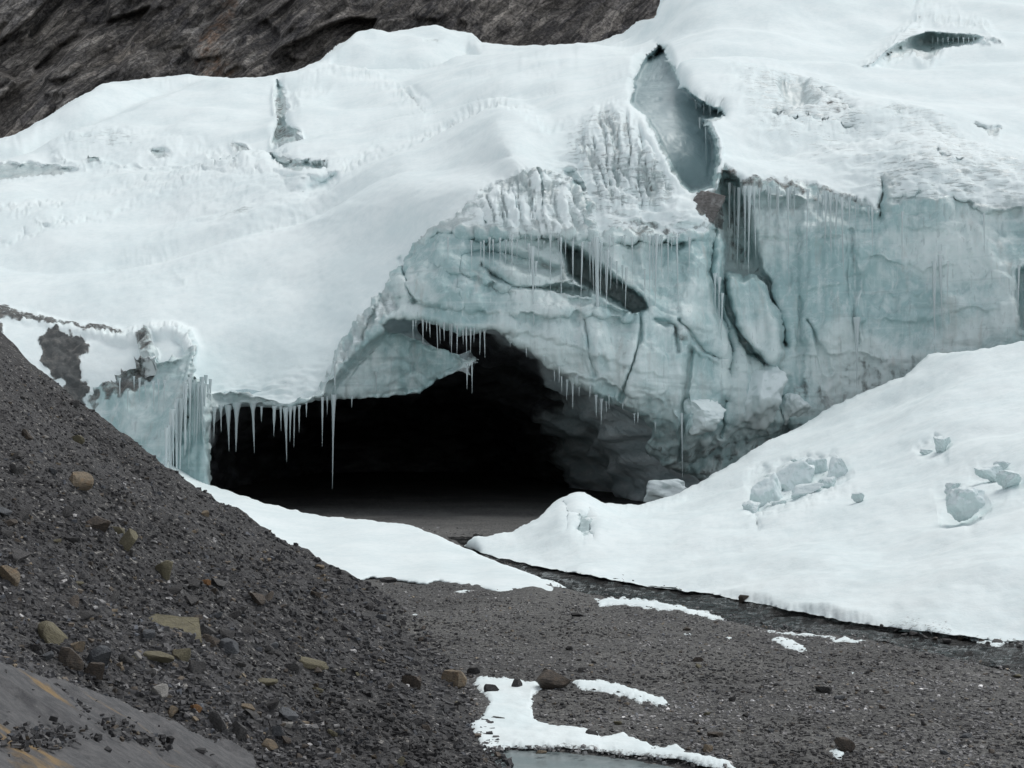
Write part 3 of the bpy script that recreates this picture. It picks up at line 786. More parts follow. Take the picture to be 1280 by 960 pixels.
DIRT_DARK = [  # dirty spots and darkened hollows: outline, amount, softness, ragged edge
 ([(46, 412), (72, 402), (100, 414), (108, 424), (95, 440), (92, 462), (86, 480), (74, 466), (50, 446)], 0.95, 4, 4),
 ([(70, 475), (100, 460), (104, 480), (92, 500), (76, 490)], 0.85, 4, 4),
 ([(122, 470), (145, 447), (175, 452), (190, 466), (176, 486), (150, 496), (128, 500)], 0.62, 6, 4),
 ([(106, 480), (120, 478), (122, 500), (108, 510)], 0.6, 5, 4),
 ([(-60, 374), (0, 380), (26, 386), (70, 398), (120, 404), (155, 408), (156, 413), (110, 408), (70, 403), (0, 392), (-60, 388)], 0.75, 2.5, 2.5),
 ([(-60, 392), (4, 396), (4, 408), (-60, 410)], 0.9, 3, 2),
 ([(168, 410), (184, 406), (190, 425), (182, 440), (170, 432)], 0.55, 4, 3),
 ([(246, 474), (258, 470), (254, 500), (247, 510)], 0.5, 4, 3),
 ([(262, 478), (300, 470), (312, 478), (300, 494), (262, 492)], 0.22, 5, 4),
 ([(864, 244), (890, 238), (902, 240), (904, 285), (890, 290), (878, 272)], 0.72, 5, 4),
 ([(896, 208), (920, 210), (924, 236), (908, 262), (900, 232)], 0.52, 6, 4),
 ([(900, 235), (938, 235), (940, 330), (906, 335)], 0.40, 10, 4),
 ([(928, 226), (952, 222), (1010, 228), (1080, 250), (1080, 258), (1010, 242), (950, 238), (930, 240)], 0.50, 5, 4),
 ([(1095, 235), (1112, 226), (1106, 275), (1096, 275)], 0.45, 5, 4),
 ([(1120, 200), (1165, 186), (1215, 205), (1226, 250), (1200, 245), (1160, 215)], 0.30, 10, 6),
 ([(770, 284), (800, 268), (850, 280), (885, 272), (884, 290), (830, 294), (790, 292)], 0.42, 6, 5),
 ([(735, 140), (770, 130), (800, 180), (830, 230), (800, 250), (770, 240), (745, 200)], 0.26, 12, 6),
 ([(640, 214), (672, 206), (720, 226), (740, 290), (710, 290), (690, 250)], 0.26, 10, 6),
 ([(980, 475), (1050, 448), (1120, 435), (1180, 430), (1180, 470), (1060, 520), (980, 530)], 0.36, 14, 5),
 ([(780, 540), (850, 560), (960, 530), (1030, 520), (960, 600), (780, 640)], 0.42, 14, 5),
 ([(868, 330), (905, 290), (910, 400), (925, 470), (880, 480), (865, 400)], 0.22, 14, 5),
 ([(1020, 130), (1050, 145), (1080, 165), (1060, 166), (1028, 150)], 0.42, 6, 4),
 ([(940, 112), (960, 108), (962, 120), (945, 125)], 0.30, 6, 4),
 ([(345, 120), (352, 122), (356, 156), (372, 166), (350, 180), (342, 176)], 0.50, 3, 3),  # darker tone inside the snow field hollows, as in the next three lines
 ([(338, 197), (375, 203), (405, 207), (400, 212), (360, 210)], 0.42, 3, 2),
 ([(292, 177), (306, 182), (308, 188), (299, 186)], 0.5, 2, 2), ([(274, 199), (296, 203), (295, 207), (277, 202)], 0.5, 2, 2),
 ([(188, 188), (208, 188), (198, 192)], 0.4, 2, 2), ([(110, 195), (123, 196), (120, 200)], 0.5, 2, 2),
 ([(780, 34), (800, 28), (822, 24), (822, 32), (800, 34)], 0.42, 3, 3),
 ([(1160, 44), (1190, 48), (1226, 48), (1200, 56), (1165, 60)], 0.35, 3, 3),  # darker tone in the upper right hollow
 ([(1220, 156), (1244, 162), (1248, 158), (1240, 168)], 0.35, 3, 2),  # darker tone inside the little hole
 ([(840, 405), (860, 410), (862, 430), (845, 425)], 0.5, 4, 2),
]
RIPPLE = [  # wind and sun ripples in old snow
 ([(900, 100), (1000, 90), (1090, 150), (1200, 160), (1300, 180), (1300, 260), (1100, 250), (940, 170)], 1.0, 25),
 ([(700, 150), (740, 135), (800, 160), (860, 250), (890, 280), (760, 300), (690, 220)], 1.0, 18),
 ([(60, 160), (180, 160), (430, 190), (420, 280), (270, 280), (60, 220)], 0.6, 20),
 ([(250, 470), (420, 440), (400, 500), (260, 510)], 0.6, 12),
]

LEDGES = [  # line from left to right, overhang, fade below it in pixels
 ([(520, 302), (560, 292), (620, 297), (690, 293), (760, 304), (820, 299), (888, 302)], 1.1, 42),
 ([(440, 440), (475, 366), (520, 374), (580, 387), (650, 394), (720, 392), (800, 402)], 0.45, 40),
 ([(600, 410), (660, 416), (720, 432), (780, 457), (835, 472)], 0.40, 34),
 ([(540, 330), (590, 346), (640, 366), (700, 366), (760, 380), (800, 398)], 0.55, 26),
 ([(700, 470), (750, 476), (800, 500), (850, 505)], 0.30, 30),
 ([(856, 436), (905, 457), (960, 470), (1004, 468)], 0.45, 42),
 ([(930, 292), (1000, 303), (1062, 292)], 0.35, 42), ([(1076, 316), (1150, 338), (1240, 322)], 0.40, 50),
 ([(1058, 408), (1110, 398), (1150, 404), (1200, 384), (1266, 388)], 0.22, 40), ([(984, 446), (1064, 440), (1110, 450)], 0.45, 40),
 ([(925, 240), (1000, 246), (1080, 264), (1106, 274)], 0.8, 60), ([(1104, 250), (1170, 236), (1230, 262), (1300, 262)], 0.5, 50),
 ([(960, 350), (1010, 362), (1060, 350)], 0.3, 36), ([(1120, 280), (1180, 288), (1220, 280)], 0.3, 30), ([(1080, 360), (1120, 372), (1160, 362)], 0.3, 30),
 ([(585, 262), (640, 236), (700, 232), (735, 262)], 0.25, 24), ([(940, 148), (1000, 158), (1080, 168)], 0.8, 14), ([(1000, 112), (1040, 132), (1080, 156)], 0.9, 12),
 ([(1108, 148), (1150, 152), (1200, 178)], 0.8, 12), ([(1120, 212), (1165, 194), (1215, 208)], 0.7, 16),
 ([(780, 272), (830, 282), (880, 278)], 0.4, 14), ([(150, 466), (190, 462), (240, 440)], 0.6, 30), ([(255, 490), (310, 496), (350, 502)], 0.5, 12),
]
FLUTE = [  # meltwater flutes running down the upper ice
 ([(715, 170), (738, 140), (770, 130), (795, 150), (818, 185), (838, 225), (842, 248), (800, 262), (755, 262), (735, 215)], 1.0, 14),
 ([(585, 268), (604, 244), (642, 216), (672, 209), (702, 214), (724, 232), (742, 265), (744, 292), (640, 292)], 0.8, 14),
 ([(415, 470), (426, 428), (446, 402), (482, 362), (500, 372), (470, 410), (440, 450)], 0.6, 10),
 ([(925, 228), (1010, 230), (1080, 250), (1100, 262), (1170, 200), (1230, 240), (1300, 250), (1300, 300), (925, 300)], 0.18, 16),
]

def warp(U, V, amt, seed):
    if not amt: return U, V
    return (U + amt * 1.6 * fbm(U / 14.0, V / 14.0, seed * 3.7, 3), V + amt * 1.6 * fbm(U / 14.0, V / 14.0, seed * 3.7 + 55, 3))

def box_of(poly, pad):
    a = np.array(poly, float)
    return a[:, 0].min() - pad, a[:, 0].max() + pad, a[:, 1].min() - pad, a[:, 1].max() + pad

def local(U, V, poly, pad, fn):
    """apply fn only near the polygon, to save time; returns (index, values)"""
    x0, x1, y0, y1 = box_of(poly, pad)
    ii = np.flatnonzero((U.ravel() >= x0) & (U.ravel() <= x1) & (V.ravel() >= y0) & (V.ravel() <= y1))
    return ii, fn(U.ravel()[ii], V.ravel()[ii])

G = {}
def build_glacier():
    step = 1.7
    us = np.arange(-230, 1480, step); vs = np.arange(-215, 665, step)
    U, V = np.meshgrid(us, vs)
    U0, V0 = U, V
    wu, wv = warp(U, V, 1.2, 1)
    cav = sdf(wu, wv, CAVE)
    wu, wv = warp(U, V, 0.8, 2)
    skl = -sdf(wu, wv, SKYLINE)
    S = np.minimum(cav, skl)
    U, V = snap(U, V, S)
    vis = S > 0
    keep = vis[1:, :-1] | vis[1:, 1:] | vis[:-1, 1:] | vis[:-1, :-1]
    D = base_depth(U, V)
    Df = D.ravel().copy()
    for k, (poly, dl, soft, rag) in enumerate(STEPS):
        ii, s = local(U, V, poly, soft + 10, lambda a, b_: sdf(*warp(a, b_, rag, 10 + k), poly))
        f = sstep(soft, -soft, s)
        if k == 2:                       # the dome's crest fades out at both ends
            uu = U.ravel()[ii]
            f = f * sstep(360, 470, uu) * sstep(720, 650, uu)
        Df[ii] += dl * f
    for k, (line, wd, dp) in enumerate(GROOVES):
        ii, s = local(U, V, line, wd * 2 + 8, lambda a, b_: seg_dist(*warp(a, b_, 1.1, 60 + k), line))
        Df[ii] += dp * np.exp(-(s / wd * 1.35) ** 2)
    for k, (line, a_, fade) in enumerate(LEDGES):
        L = np.array(line, float)
        ii, _ = local(U, V, line, fade * 3 + 10, lambda a, b_: a)
        uu, vv = warp(U.ravel()[ii], V.ravel()[ii], 3.0, 700 + k)
        dv_ = vv - np.interp(uu, L[:, 0], L[:, 1])
        ends = sstep(L[0, 0] - 6, L[0, 0] + 26, uu) * sstep(L[-1, 0] + 6, L[-1, 0] - 26, uu)
        vary = 0.25 + 0.75 * sstep(-0.35, 0.3, fbm(uu / 45.0, k * 3.3, 0.5, 2))
        if L[:, 0].min() > 920 and a_ < 0.5: vary = vary * 0.55
        Df[ii] += a_ * vary * ends * sstep(-1.5, 2.5, dv_) * np.exp(-np.maximum(dv_, 0) / fade)
    D = Df.reshape(U.shape)
    for (cx, cy, rx, ry, a) in BUMPS:
        D = D - a * np.exp(-((U - cx) / rx) ** 2 - ((V - cy) / ry) ** 2)
    # the lip of the cave rolls back
    c = np.clip(np.minimum(cav, 60), 0, 60)
    k = np.clip(1 - c / 9.0, 0, 1)
    D = D + 0.55 * (1 - np.sqrt(np.maximum(1 - k * k, 0)))
    k = np.clip(1 - np.clip(skl, 0, 60) / 7.0, 0, 1)
    D = D + 6.0 * (1 - np.sqrt(np.maximum(1 - k * k, 0)))
    # masks
    sn = np.ones(U.size); di = np.zeros(U.size); rp = np.zeros(U.size)
    for k, (poly, val, soft, rag) in enumerate(ICE):
        ii, s = local(U, V, poly, soft + 14, lambda a, b_: sdf(*warp(a, b_, rag, 100 + k), poly))
        f = sstep(soft, -soft, s)
        sn[ii] = sn[ii] * (1 - f) + val * f
    for k, (poly, val, soft, rag) in enumerate(DIRT_DARK):
        ii, s = local(U, V, poly, soft + 14, lambda a, b_: sdf(*warp(a, b_, rag, 200 + k), poly))
        di[ii] = np.maximum(di[ii], val * sstep(soft, -soft, s))
    for k, (poly, val, soft) in enumerate(RIPPLE):
        ii, s = local(U, V, poly, soft + 14, lambda a, b_: sdf(a, b_, poly))
        rp[ii] = np.maximum(rp[ii], val * sstep(soft, -soft, s))
    fl = np.zeros(U.size)
    for poly, val, soft in FLUTE:
        ii, s = local(U, V, poly, soft + 14, lambda a, b_: sdf(*warp(a, b_, 4.0, 3), poly))
        fl[ii] = np.maximum(fl[ii], val * sstep(soft, -soft, s))
    fl = fl.reshape(U.shape)
    sn = sn.reshape(U.shape); di = di.reshape(U.shape); rp = rp.reshape(U.shape)
    ice = sstep(0.75, 0.25, sn)
    P = pt(U, V, D)
    Bl = D.copy()
    for _ in range(5):
        for ax in (0, 1):
            Bl = (np.roll(Bl, 1, ax) + np.roll(Bl, -1, ax) + 2 * Bl) / 4
    N = grid_normals(pt(U0, V0, Bl))
    X, Y, Z = P[..., 0], P[..., 1], P[..., 2]
    far = np.clip(D / 62.0, 1, 2.5)
    # ice: broad bulges, cupped scallops, vertical flutes
    f1, f2 = worley(X * 0.55, Y * 0.4, Z * 0.62, 4)
    g1, g2 = worley(X * 1.5, Y * 1.0, Z * 1.5, 5)
    lay = fbm(X * 0.10, Y * 0.10, Z * 0.55 + 0.10 * X, 3)
    h_ice = 0.34 * fbm(X * 0.16, Y * 0.16, Z * 0.16, 3) + 0.26 * (f1 - 0.5) + 0.13 * (g1 - 0.5) + 0.16 * lay
    h_ice += 0.17 * fbm(X * 1.3, Y * 0.4, Z * 0.16, 3) + 0.05 * fbm(X * 2.0, Y * 2.0, Z * 2.0, 3)
    fr = np.clip(0.12 - (f2 - f1), 0, 0.12) / 0.12
    h_ice = h_ice * (1 - 0.75 * sstep(-0.38, -0.48, sn))
    h_ice -= 0.10 * fr * sstep(-0.1, 0.3, lay)
    h_snow = 0.75 * fbm(X * 0.06 + Z * 0.03, Y * 0.04, Z * 0.05, 3) * far + 0.09 * fbm(X * 0.4, Y * 0.25, Z * 0.6, 4) - 0.5 * far * np.clip(0.16 - np.abs(fbm(X * 0.035 - Z * 0.03, Y * 0.02, Z * 0.035 + 7, 2)), 0, 1) / 0.16
    rip = fbm(X * 0.5, Y * 0.5, Z * 2.4, 4)
    h_rip = 0.20 * np.abs(rip) + 0.14 * fbm(X * 1.0, Y * 1.0, Z * 1.6, 3)
    h = ice * h_ice + (1 - ice) * h_snow + rp * h_rip * (0.6 + 0.4 * (1 - ice))
    sn0 = sn.copy()
    uf = U - 0.16 * (V - 200) + 9.0 * fbm(U / 60.0, V / 60.0, 2.2, 2)
    ridge = np.abs(fbm(uf / 15.0, 0.2, V / 120.0, 4)); rough = fbm(uf / 9.0, 0.4, V / 16.0, 4)
    h = h - fl * (0.24 * np.clip(0.32 - ridge, 0, 1) / 0.32 + 0.22 * rough - 0.2)
    sn = sn - fl * (0.30 * np.clip(0.20 - ridge, 0, 1) / 0.20 + 0.16 * rough) + fl * 0.26 * sstep(0.22, 0.55, ridge)
    di = np.maximum(di, fl * (0.55 * np.clip(0.11 - ridge, 0, 1) / 0.13))
    h = h + 0.20 * sstep(0.42, 0.66, sn0)     # snow lies on the ice with a thickness
    h = h + di * 0.22 * fbm(X * 1.6, Y * 1.6, Z * 1.6, 3)
    h = h / (1 + 3.0 * np.abs(D - Bl))          # no rough skin on the sheer sides of cracks
    P = P + N * (h * sstep(0, 5, np.abs(skl)))[..., None]
    G.update(D=D, us=us, vs=vs, P=P, step=step)
    faces = grid_faces(*U.shape)
    kf = keep.ravel()
    fs = sn.ravel()[faces].mean(axis=1)
    cols = np.stack([np.clip(sn * 0.5 + 0.5, 0, 1) * 2 - 1, di, rp], axis=-1).reshape(-1, 3)
    Pf = P.reshape(-1, 3)
    for nm, sel in (("snow_cover", kf & (fs >= 0.5)), ("ice_front", kf & (fs < 0.5))):
        v_, f_, c_ = compact(Pf, faces[sel], cols)
        mesh_np(nm, v_, f_, M_GLACIER, glacier, c_)
build_glacier()

def gl_point(u, v):
    i = int(round((v - G["vs"][0]) / G["step"])); j = int(round((u - G["us"][0]) / G["step"]))
    return G["P"][i, j]

def build_cave():
    n = 220
    def resample(pts):
        p = np.array(pts, float)
        d = np.concatenate([[0], np.cumsum(np.linalg.norm(np.diff(p, axis=0), axis=1))])
        t = np.linspace(0, d[-1], n)
        return np.stack([np.interp(t, d, p[:, 0]), np.interp(t, d, p[:, 1])], axis=1)
    r0 = resample(CAVE)
    # grow the first ring a little so that it tucks in behind the lip
    tang = np.gradient(r0, axis=0)
    nrm = np.stack([tang[:, 1], -tang[:, 0]], axis=1); nrm /= np.linalg.norm(nrm, axis=1)[:, None] + 1e-9
    rings = []
    out = r0 + nrm * 4.0
    if sdf(out[:1, 0] * 0 + out[60, 0], out[:1, 1] * 0 + out[60, 1], CAVE)[0] < 0: out = r0 - nrm * 4.0
    ii = np.clip(np.round((out[:, 1] - G["vs"][0]) / G["step"]).astype(int), 0, len(G["vs"]) - 1)
    jj = np.clip(np.round((out[:, 0] - G["us"][0]) / G["step"]).astype(int), 0, len(G["us"]) - 1)
    dd = G["D"][ii, jj]
    dd = np.max([np.roll(dd, k) for k in range(-4, 5)], axis=0)
    fl = out + (out - r0) * 4.0                       # a flange behind the ice front closes the joint
    ii = np.clip(np.round((fl[:, 1] - G["vs"][0]) / G["step"]).astype(int), 0, len(G["vs"]) - 1)
    jj = np.clip(np.round((fl[:, 0] - G["us"][0]) / G["step"]).astype(int), 0, len(G["us"]) - 1)
    flange = pt(fl[:, 0], fl[:, 1], np.maximum(G["D"][ii, jj], dd) + 0.9)
    rings.append(pt(out[:, 0], out[:, 1], dd + 0.7))
    arch = [
     (63.5, [(245, 760), (245, 560), (262, 510), (330, 485), (430, 470), (470, 400), (520, 385), (600, 398), (690, 450), (770, 505), (840, 560), (880, 620), (890, 760)]),
     (67, [(250, 740), (250, 550), (280, 500), (360, 480), (450, 462), (520, 430), (600, 425), (690, 482), (755, 535), (800, 590), (835, 640), (845, 740)]),
     (73, [(262, 720), (262, 555), (320, 505), (400, 490), (480, 470), (560, 452), (630, 468), (700, 520), (755, 575), (790, 625), (805, 660), (815, 720)]),
     (84, [(285, 690), (285, 565), (340, 522), (420, 505), (490, 490), (560, 482), (620, 500), (676, 545), (715, 590), (738, 625), (752, 650), (760, 690)]),
     (100, [(330, 660), (335, 570), (385, 538), (440, 528), (500, 516), (555, 515), (600, 530), (640, 560), (670, 590), (690, 615), (700, 635), (705, 660)]),
     (118, [(390, 640), (395, 575), (420, 555), (460, 545), (500, 540), (540, 540), (570, 550), (600, 570), (620, 590), (640, 605), (650, 620), (655, 640)]),
     (121, [(500, 600), (500, 590), (505, 585), (510, 582), (515, 580), (520, 580), (525, 581), (530, 583), (535, 586), (540, 590), (540, 595), (540, 600)])]
    keys = [(None, rings[0])] + [(d, pt(*resample(a).T, d)) for d, a in arch]
    rows = [flange, keys[0][1]]
    for (d0, a), (d1, c) in zip(keys[:-1], keys[1:]):
        m = max(4, int((d1 - (d0 or 60)) / 0.5))
        for k in range(1, m + 1):
            rows.append(a + (c - a) * (k / m))
    rows.append(np.repeat(pt(520, 625, 121.5)[None], n, axis=0))
    P = np.array(rows)
    X, Y, Z = P[..., 0], P[..., 1], P[..., 2]
    Nn = grid_normals(P)
    f1, f2 = worley(X * 0.28, Y * 0.2, Z * 0.3, 9)
    amp = sstep(60.5, 65, Y)
    hh = (0.9 * fbm(X * 0.16, Y * 0.12, Z * 0.2, 4) - 0.8 * (f1 - 0.5) + 0.5 * fbm(X * 0.3 + Z * 0.5, Y * 0.2, Z * 0.9 - X * 0.4, 3)) * amp
    ctr = np.stack([X * 0 + P[..., 0].mean(axis=1)[:, None], Y, Z * 0], axis=-1) - P
    ctr /= np.linalg.norm(ctr, axis=2)[..., None] + 1e-9
    P = P + ctr * hh[..., None]
    # paler colour painted on the right wall and mouth, where daylight reaches
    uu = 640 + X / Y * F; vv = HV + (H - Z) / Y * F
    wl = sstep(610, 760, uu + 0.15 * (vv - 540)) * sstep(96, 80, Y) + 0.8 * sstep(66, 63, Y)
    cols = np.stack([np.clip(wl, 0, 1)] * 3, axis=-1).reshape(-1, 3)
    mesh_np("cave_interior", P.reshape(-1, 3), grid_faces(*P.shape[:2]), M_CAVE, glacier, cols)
build_cave()

# ------------------------------------------------------------------ icicles (parts of the glacier)
def icicle_geo(top, length, rad, seed):
    r = random.Random(seed)
    nseg, ns = 7, 7
    V_, F_ = [], []
    lean = (r.uniform(-.03, .03), r.uniform(-.03, .03))
    for k in range(nseg + 1):
        t = k / nseg
        rr = 0.72 * rad * (1 - t) ** 1.1 * (1 + 0.2 * math.sin(9 * t + seed)) + 0.005
        if k == 0: rr *= 1.5
        for q in range(ns):
            a = 2 * math.pi * q / ns
            V_.append((top[0] + rr * math.cos(a) + lean[0] * t * length, top[1] + rr * math.sin(a) + lean[1] * t * length, top[2] + 0.12 - t * length))
    for k in range(nseg):
        for q in range(ns):
            a, b_ = k * ns + q, k * ns + (q + 1) % ns
            F_.append((a, a + ns, b_ + ns, b_))
    return V_, F_

ICICLES = []      # column, row of the root, length in rows, width in columns
def ic(u, v, l, w=4): ICICLES.append((u, v, l, w))
for q in (dict(u=285, v=510, l=58, w=9), dict(u=296, v=507, l=62, w=10), dict(u=316, v=508, l=62, w=7), dict(u=327, v=511, l=20, w=5), dict(u=343, v=511, l=38, w=7),
          dict(u=351, v=512, l=30, w=4), dict(u=357, v=513, l=68, w=7), dict(u=363, v=512, l=44, w=5), dict(u=368, v=511, l=52, w=4), dict(u=374, v=510, l=34, w=4),
          dict(u=383, v=507, l=18, w=3), dict(u=403, v=500, l=62, w=4), dict(u=409, v=499, l=22, w=3), dict(u=417, v=497, l=118, w=6), dict(u=440, v=497, l=16, w=3),
          dict(u=418, v=455, l=44, w=4), dict(u=584, v=458, l=32, w=4), dict(u=590, v=455, l=40, w=3), dict(u=268, v=512, l=40, w=6), dict(u=276, v=510, l=34, w=5),
          dict(u=665, v=312, l=138, w=5), dict(u=670, v=330, l=110, w=3), dict(u=661, v=308, l=50, w=3), dict(u=745, v=300, l=222, w=8), dict(u=741, v=302, l=70, w=5), dict(u=751, v=305, l=76, w=5),
          dict(u=737, v=306, l=50, w=4), dict(u=757, v=318, l=52, w=4), dict(u=764, v=325, l=40, w=4), dict(u=771, v=330, l=34, w=3), dict(u=778, v=335, l=30, w=3),
          dict(u=783, v=338, l=52, w=4), dict(u=821, v=296, l=102, w=5), dict(u=816, v=298, l=70, w=4), dict(u=827, v=297, l=52, w=4), dict(u=806, v=340, l=40, w=3),
          dict(u=862, v=300, l=40, w=4), dict(u=852, v=520, l=80, w=3), dict(u=745, v=497, l=28, w=4), dict(u=752, v=502, l=32, w=4), dict(u=758, v=505, l=16, w=3),
          dict(u=693, v=466, l=14, w=3), dict(u=702, v=474, l=20, w=3), dict(u=709, v=478, l=26, w=4), dict(u=716, v=482, l=34, w=4), dict(u=724, v=487, l=12, w=3), dict(u=793, v=520, l=14, w=3),
          dict(u=912, v=232, l=96, w=5), dict(u=918, v=236, l=88, w=5), dict(u=924, v=238, l=104, w=6), dict(u=931, v=236, l=98, w=5), dict(u=937, v=236, l=112, w=6), dict(u=942, v=238, l=90, w=5),
          dict(u=949, v=238, l=46, w=4), dict(u=960, v=236, l=36, w=4), dict(u=972, v=236, l=48, w=4), dict(u=988, v=236, l=30, w=4), dict(u=1033, v=242, l=72, w=6), dict(u=1038, v=244, l=86, w=5), dict(u=1046, v=246, l=66, w=5),
          dict(u=1062, v=250, l=40, w=4), dict(u=1168, v=330, l=98, w=8), dict(u=1175, v=322, l=92, w=6), dict(u=1071, v=400, l=88, w=9), dict(u=894, v=345, l=52, w=5), dict(u=899, v=350, l=70, w=5), dict(u=903, v=370, l=70, w=4),
          dict(u=1274, v=335, l=70, w=4), dict(u=875, v=150, l=80, w=4), dict(u=882, v=152, l=60, w=3), dict(u=870, v=128, l=22, w=3), dict(u=880, v=132, l=16, w=3), dict(u=888, v=136, l=14, w=3)):
    ic(**q)
r_ = random.Random(5)
for k in range(26):                                   # the frozen curtain beside the cave
    u = 208 + 54 * k / 25 + r_.uniform(-1, 1)
    ic(u, 470 + max(0, (236 - u)) * 2.1 + r_.uniform(0, 14), r_.uniform(70, 120), r_.uniform(3, 6))
for k in range(17):                                   # under the brow of the pocket
    u = 516 + 90 * k / 16 + r_.uniform(-2, 2)
    ic(u, 400 + (u - 516) * 0.16 + r_.uniform(0, 2), r_.uniform(10, 44), r_.uniform(2, 3.6))
for k in range(16):                                   # under the snow ledge of the arch
    u = 590 + 125 * k / 15 + r_.uniform(-3, 3)
    ic(u, 298 + r_.uniform(-4, 8), r_.uniform(12, 44), r_.uniform(2, 3.4))
for (u, v, l) in ((612, 300, 40), (640, 297, 58), (688, 296, 84), (701, 300, 120), (716, 305, 64), (728, 306, 96), (748, 308, 150), (760, 316, 88), (790, 300, 60), (812, 298, 84), (835, 298, 64), (846, 300, 110), (560, 300, 34), (470, 468, 26), (1010, 240, 84), (1090, 262, 60), (1128, 268, 70), (1185, 330, 60), (1230, 270, 50), (985, 238, 120), (1052, 250, 110)):
    ic(u, v, l, 3.2)
for k in range(8):
    ic(150 + 8 * k + r_.uniform(-2, 2), 484 + r_.uniform(-10, 6), r_.uniform(14, 40), r_.uniform(2, 4))
for k in range(9):
    ic(1166 + 6.4 * k, 49 + r_.uniform(-1, 1), r_.uniform(6, 13), r_.uniform(2, 3))
for k in range(26):                                   # thin drips along the snow edge of the right wall
    u = 930 + 170 * r_.random()
    ic(u, np.interp(u, [930, 1010, 1076, 1100], [236, 238, 256, 268]) + r_.uniform(0, 6), 8 + 70 * r_.random() ** 2.5, r_.uniform(1.8, 3.6))
for k in range(14):
    u = 762 + 120 * r_.random()
    ic(u, 298 + r_.uniform(-3, 3), 8 + 50 * r_.random() ** 2, r_.uniform(1.8, 3.2))
for k in range(10):
    ic(640 + 180 * k / 9 + r_.uniform(-3, 3), 430 + 105 * k / 9 - 4, r_.uniform(8, 22), r_.uniform(2, 3))
order = sorted(range(len(ICICLES)), key=lambda i: -ICICLES[i][2] * ICICLES[i][3])
rest_v, rest_f = [], []
for rank, i in enumerate(order):
    u, v, l, wd = ICICLES[i]
    p = gl_point(u, v).copy()
    i0 = int((v - G["vs"][0]) / G["step"]); j0 = int(round((u - G["us"][0]) / G["step"]))
    front = G["P"][i0:min(len(G["vs"]), i0 + 1 + int(l / G["step"])), j0, 1].min()
    D = max(front, p[1] - 1.3) - 0.16
    p = pt(u, v, D)
    Vv, Ff = icicle_geo((0, 0, 0), l * D / F, 0.5 * wd * D / F, i)
    if rank < 98:
        o = mesh_np("icicle", np.array(Vv), np.array(Ff), M_ICICLE, glacier)
        o.location = Vector(p)
    else:
        off = len(rest_v)
        rest_v += [(a + p[0], b_ + p[1], c_ + p[2]) for a, b_, c_ in Vv]
        rest_f += [tuple(q + off for q in f) for f in Ff]
o = mesh_np("icicle_fringe", np.array(rest_v), np.array(rest_f), M_ICICLE, glacier)
o["kind"] = "stuff"

# ------------------------------------------------------------------ snow banks
def relief_patch(name, poly, depth, step, mat, curl_lo, curl_hi, disp=0.08, steps=(), masks=(), rag=1.0, top_fn=None):
    x0, x1, y0, y1 = box_of(poly, 6)
    us = np.arange(x0, x1, step); vs = np.arange(y0, y1, step)
    U, V = np.meshgrid(us, vs)
    wu, wv = warp(U, V, rag, hash(name) % 7 + 300 + len(poly))
    S = -sdf(wu, wv, poly)
    U, V = snap(U, V, S)
    vis = S > 0
    keep = vis[1:, :-1] | vis[1:, 1:] | vis[:-1, 1:] | vis[:-1, :-1]
    D = depth(U, V)
    for k, (pl, dl, soft, rg) in enumerate(steps):
        s = sdf(*warp(U, V, rg, 400 + k), pl)
        D = D + dl * sstep(soft, -soft, s)
    k = np.clip(1 - np.clip(S, 0, 99) / curl_lo[0], 0, 1)
    isup = top_fn(U, V) if top_fn is not None else 0.0
    D = D + (curl_lo[1] * (1 - isup) + curl_hi * isup) * (1 - np.sqrt(np.maximum(1 - k * k, 0)))
    sn = np.ones(U.shape); di = np.zeros(U.shape)
    for kk, (pl, a, b_, soft, rg) in enumerate(masks):
        f = sstep(soft, -soft, sdf(*warp(U, V, rg, 500 + kk), pl))
        sn = sn * (1 - f) + a * f; di = np.maximum(di, b_ * f)
    P = pt(U, V, D); N = grid_normals(P)
    X, Y, Z = P[..., 0], P[..., 1], P[..., 2]
    h = disp * fbm(X * 0.5, Y * 0.5, Z * 0.5, 4) + disp * 4.0 * fbm(X * 0.13, Y * 0.13, Z * 0.13, 3) + (1 - sn) * 0.25 * fbm(X * 1.5, Y * 1.5, Z * 1.5, 3)
    P = P + N * (h * sstep(0, 6, S))[..., None]
    v_, f_, c_ = compact(P.reshape(-1, 3), grid_faces(*U.shape, keep), np.stack([sn, di, sn], axis=-1).reshape(-1, 3))
    return mesh_np(name, v_, f_, mat, None, c_), (us, vs, P)

gd = lambda v: H * F / (v - HV)
gr = lambda v: (H - 0.03) * F / (v - HV)
bank_depth = TPS([(580, 682, gr(682)), (620, 698, gr(698)), (700, 714, gr(714)), (800, 732, gr(732)), (900, 745, gr(745)), (960, 758, gr(758)), (1040, 774, gr(774)), (1100, 784, gr(784)), (1280, 804, gr(804)), (1500, 843, gr(843)), (2000, 938, gr(938)),
   (640, 668, 42.5), (690, 640, 43.5), (720, 616, 44.5), (760, 629, 46), (800, 631, 47.5), (870, 605, 52), (920, 576, 54.5), (1010, 530, 55.5), (1090, 486, 56), (1160, 443, 56), (1280, 425, 53), (1500, 398, 48),
   (720, 660, 39.6), (800, 680, 38.5), (870, 670, 39), (900, 700, 33.5), (1000, 650, 37), (1000, 600, 44.5), (1000, 710, 30.5), (1150, 600, 38.5), (1150, 700, 28.8), (1150, 520, 47), (1250, 600, 34.5), (1250, 700, 26.8), (1280, 500, 43.5), (1500, 600, 31), (1500, 700, 25), (1500, 500, 39), (2000, 346, 41), (2000, 500, 30), (2000, 650, 23.5), (2000, 800, 18.4)])
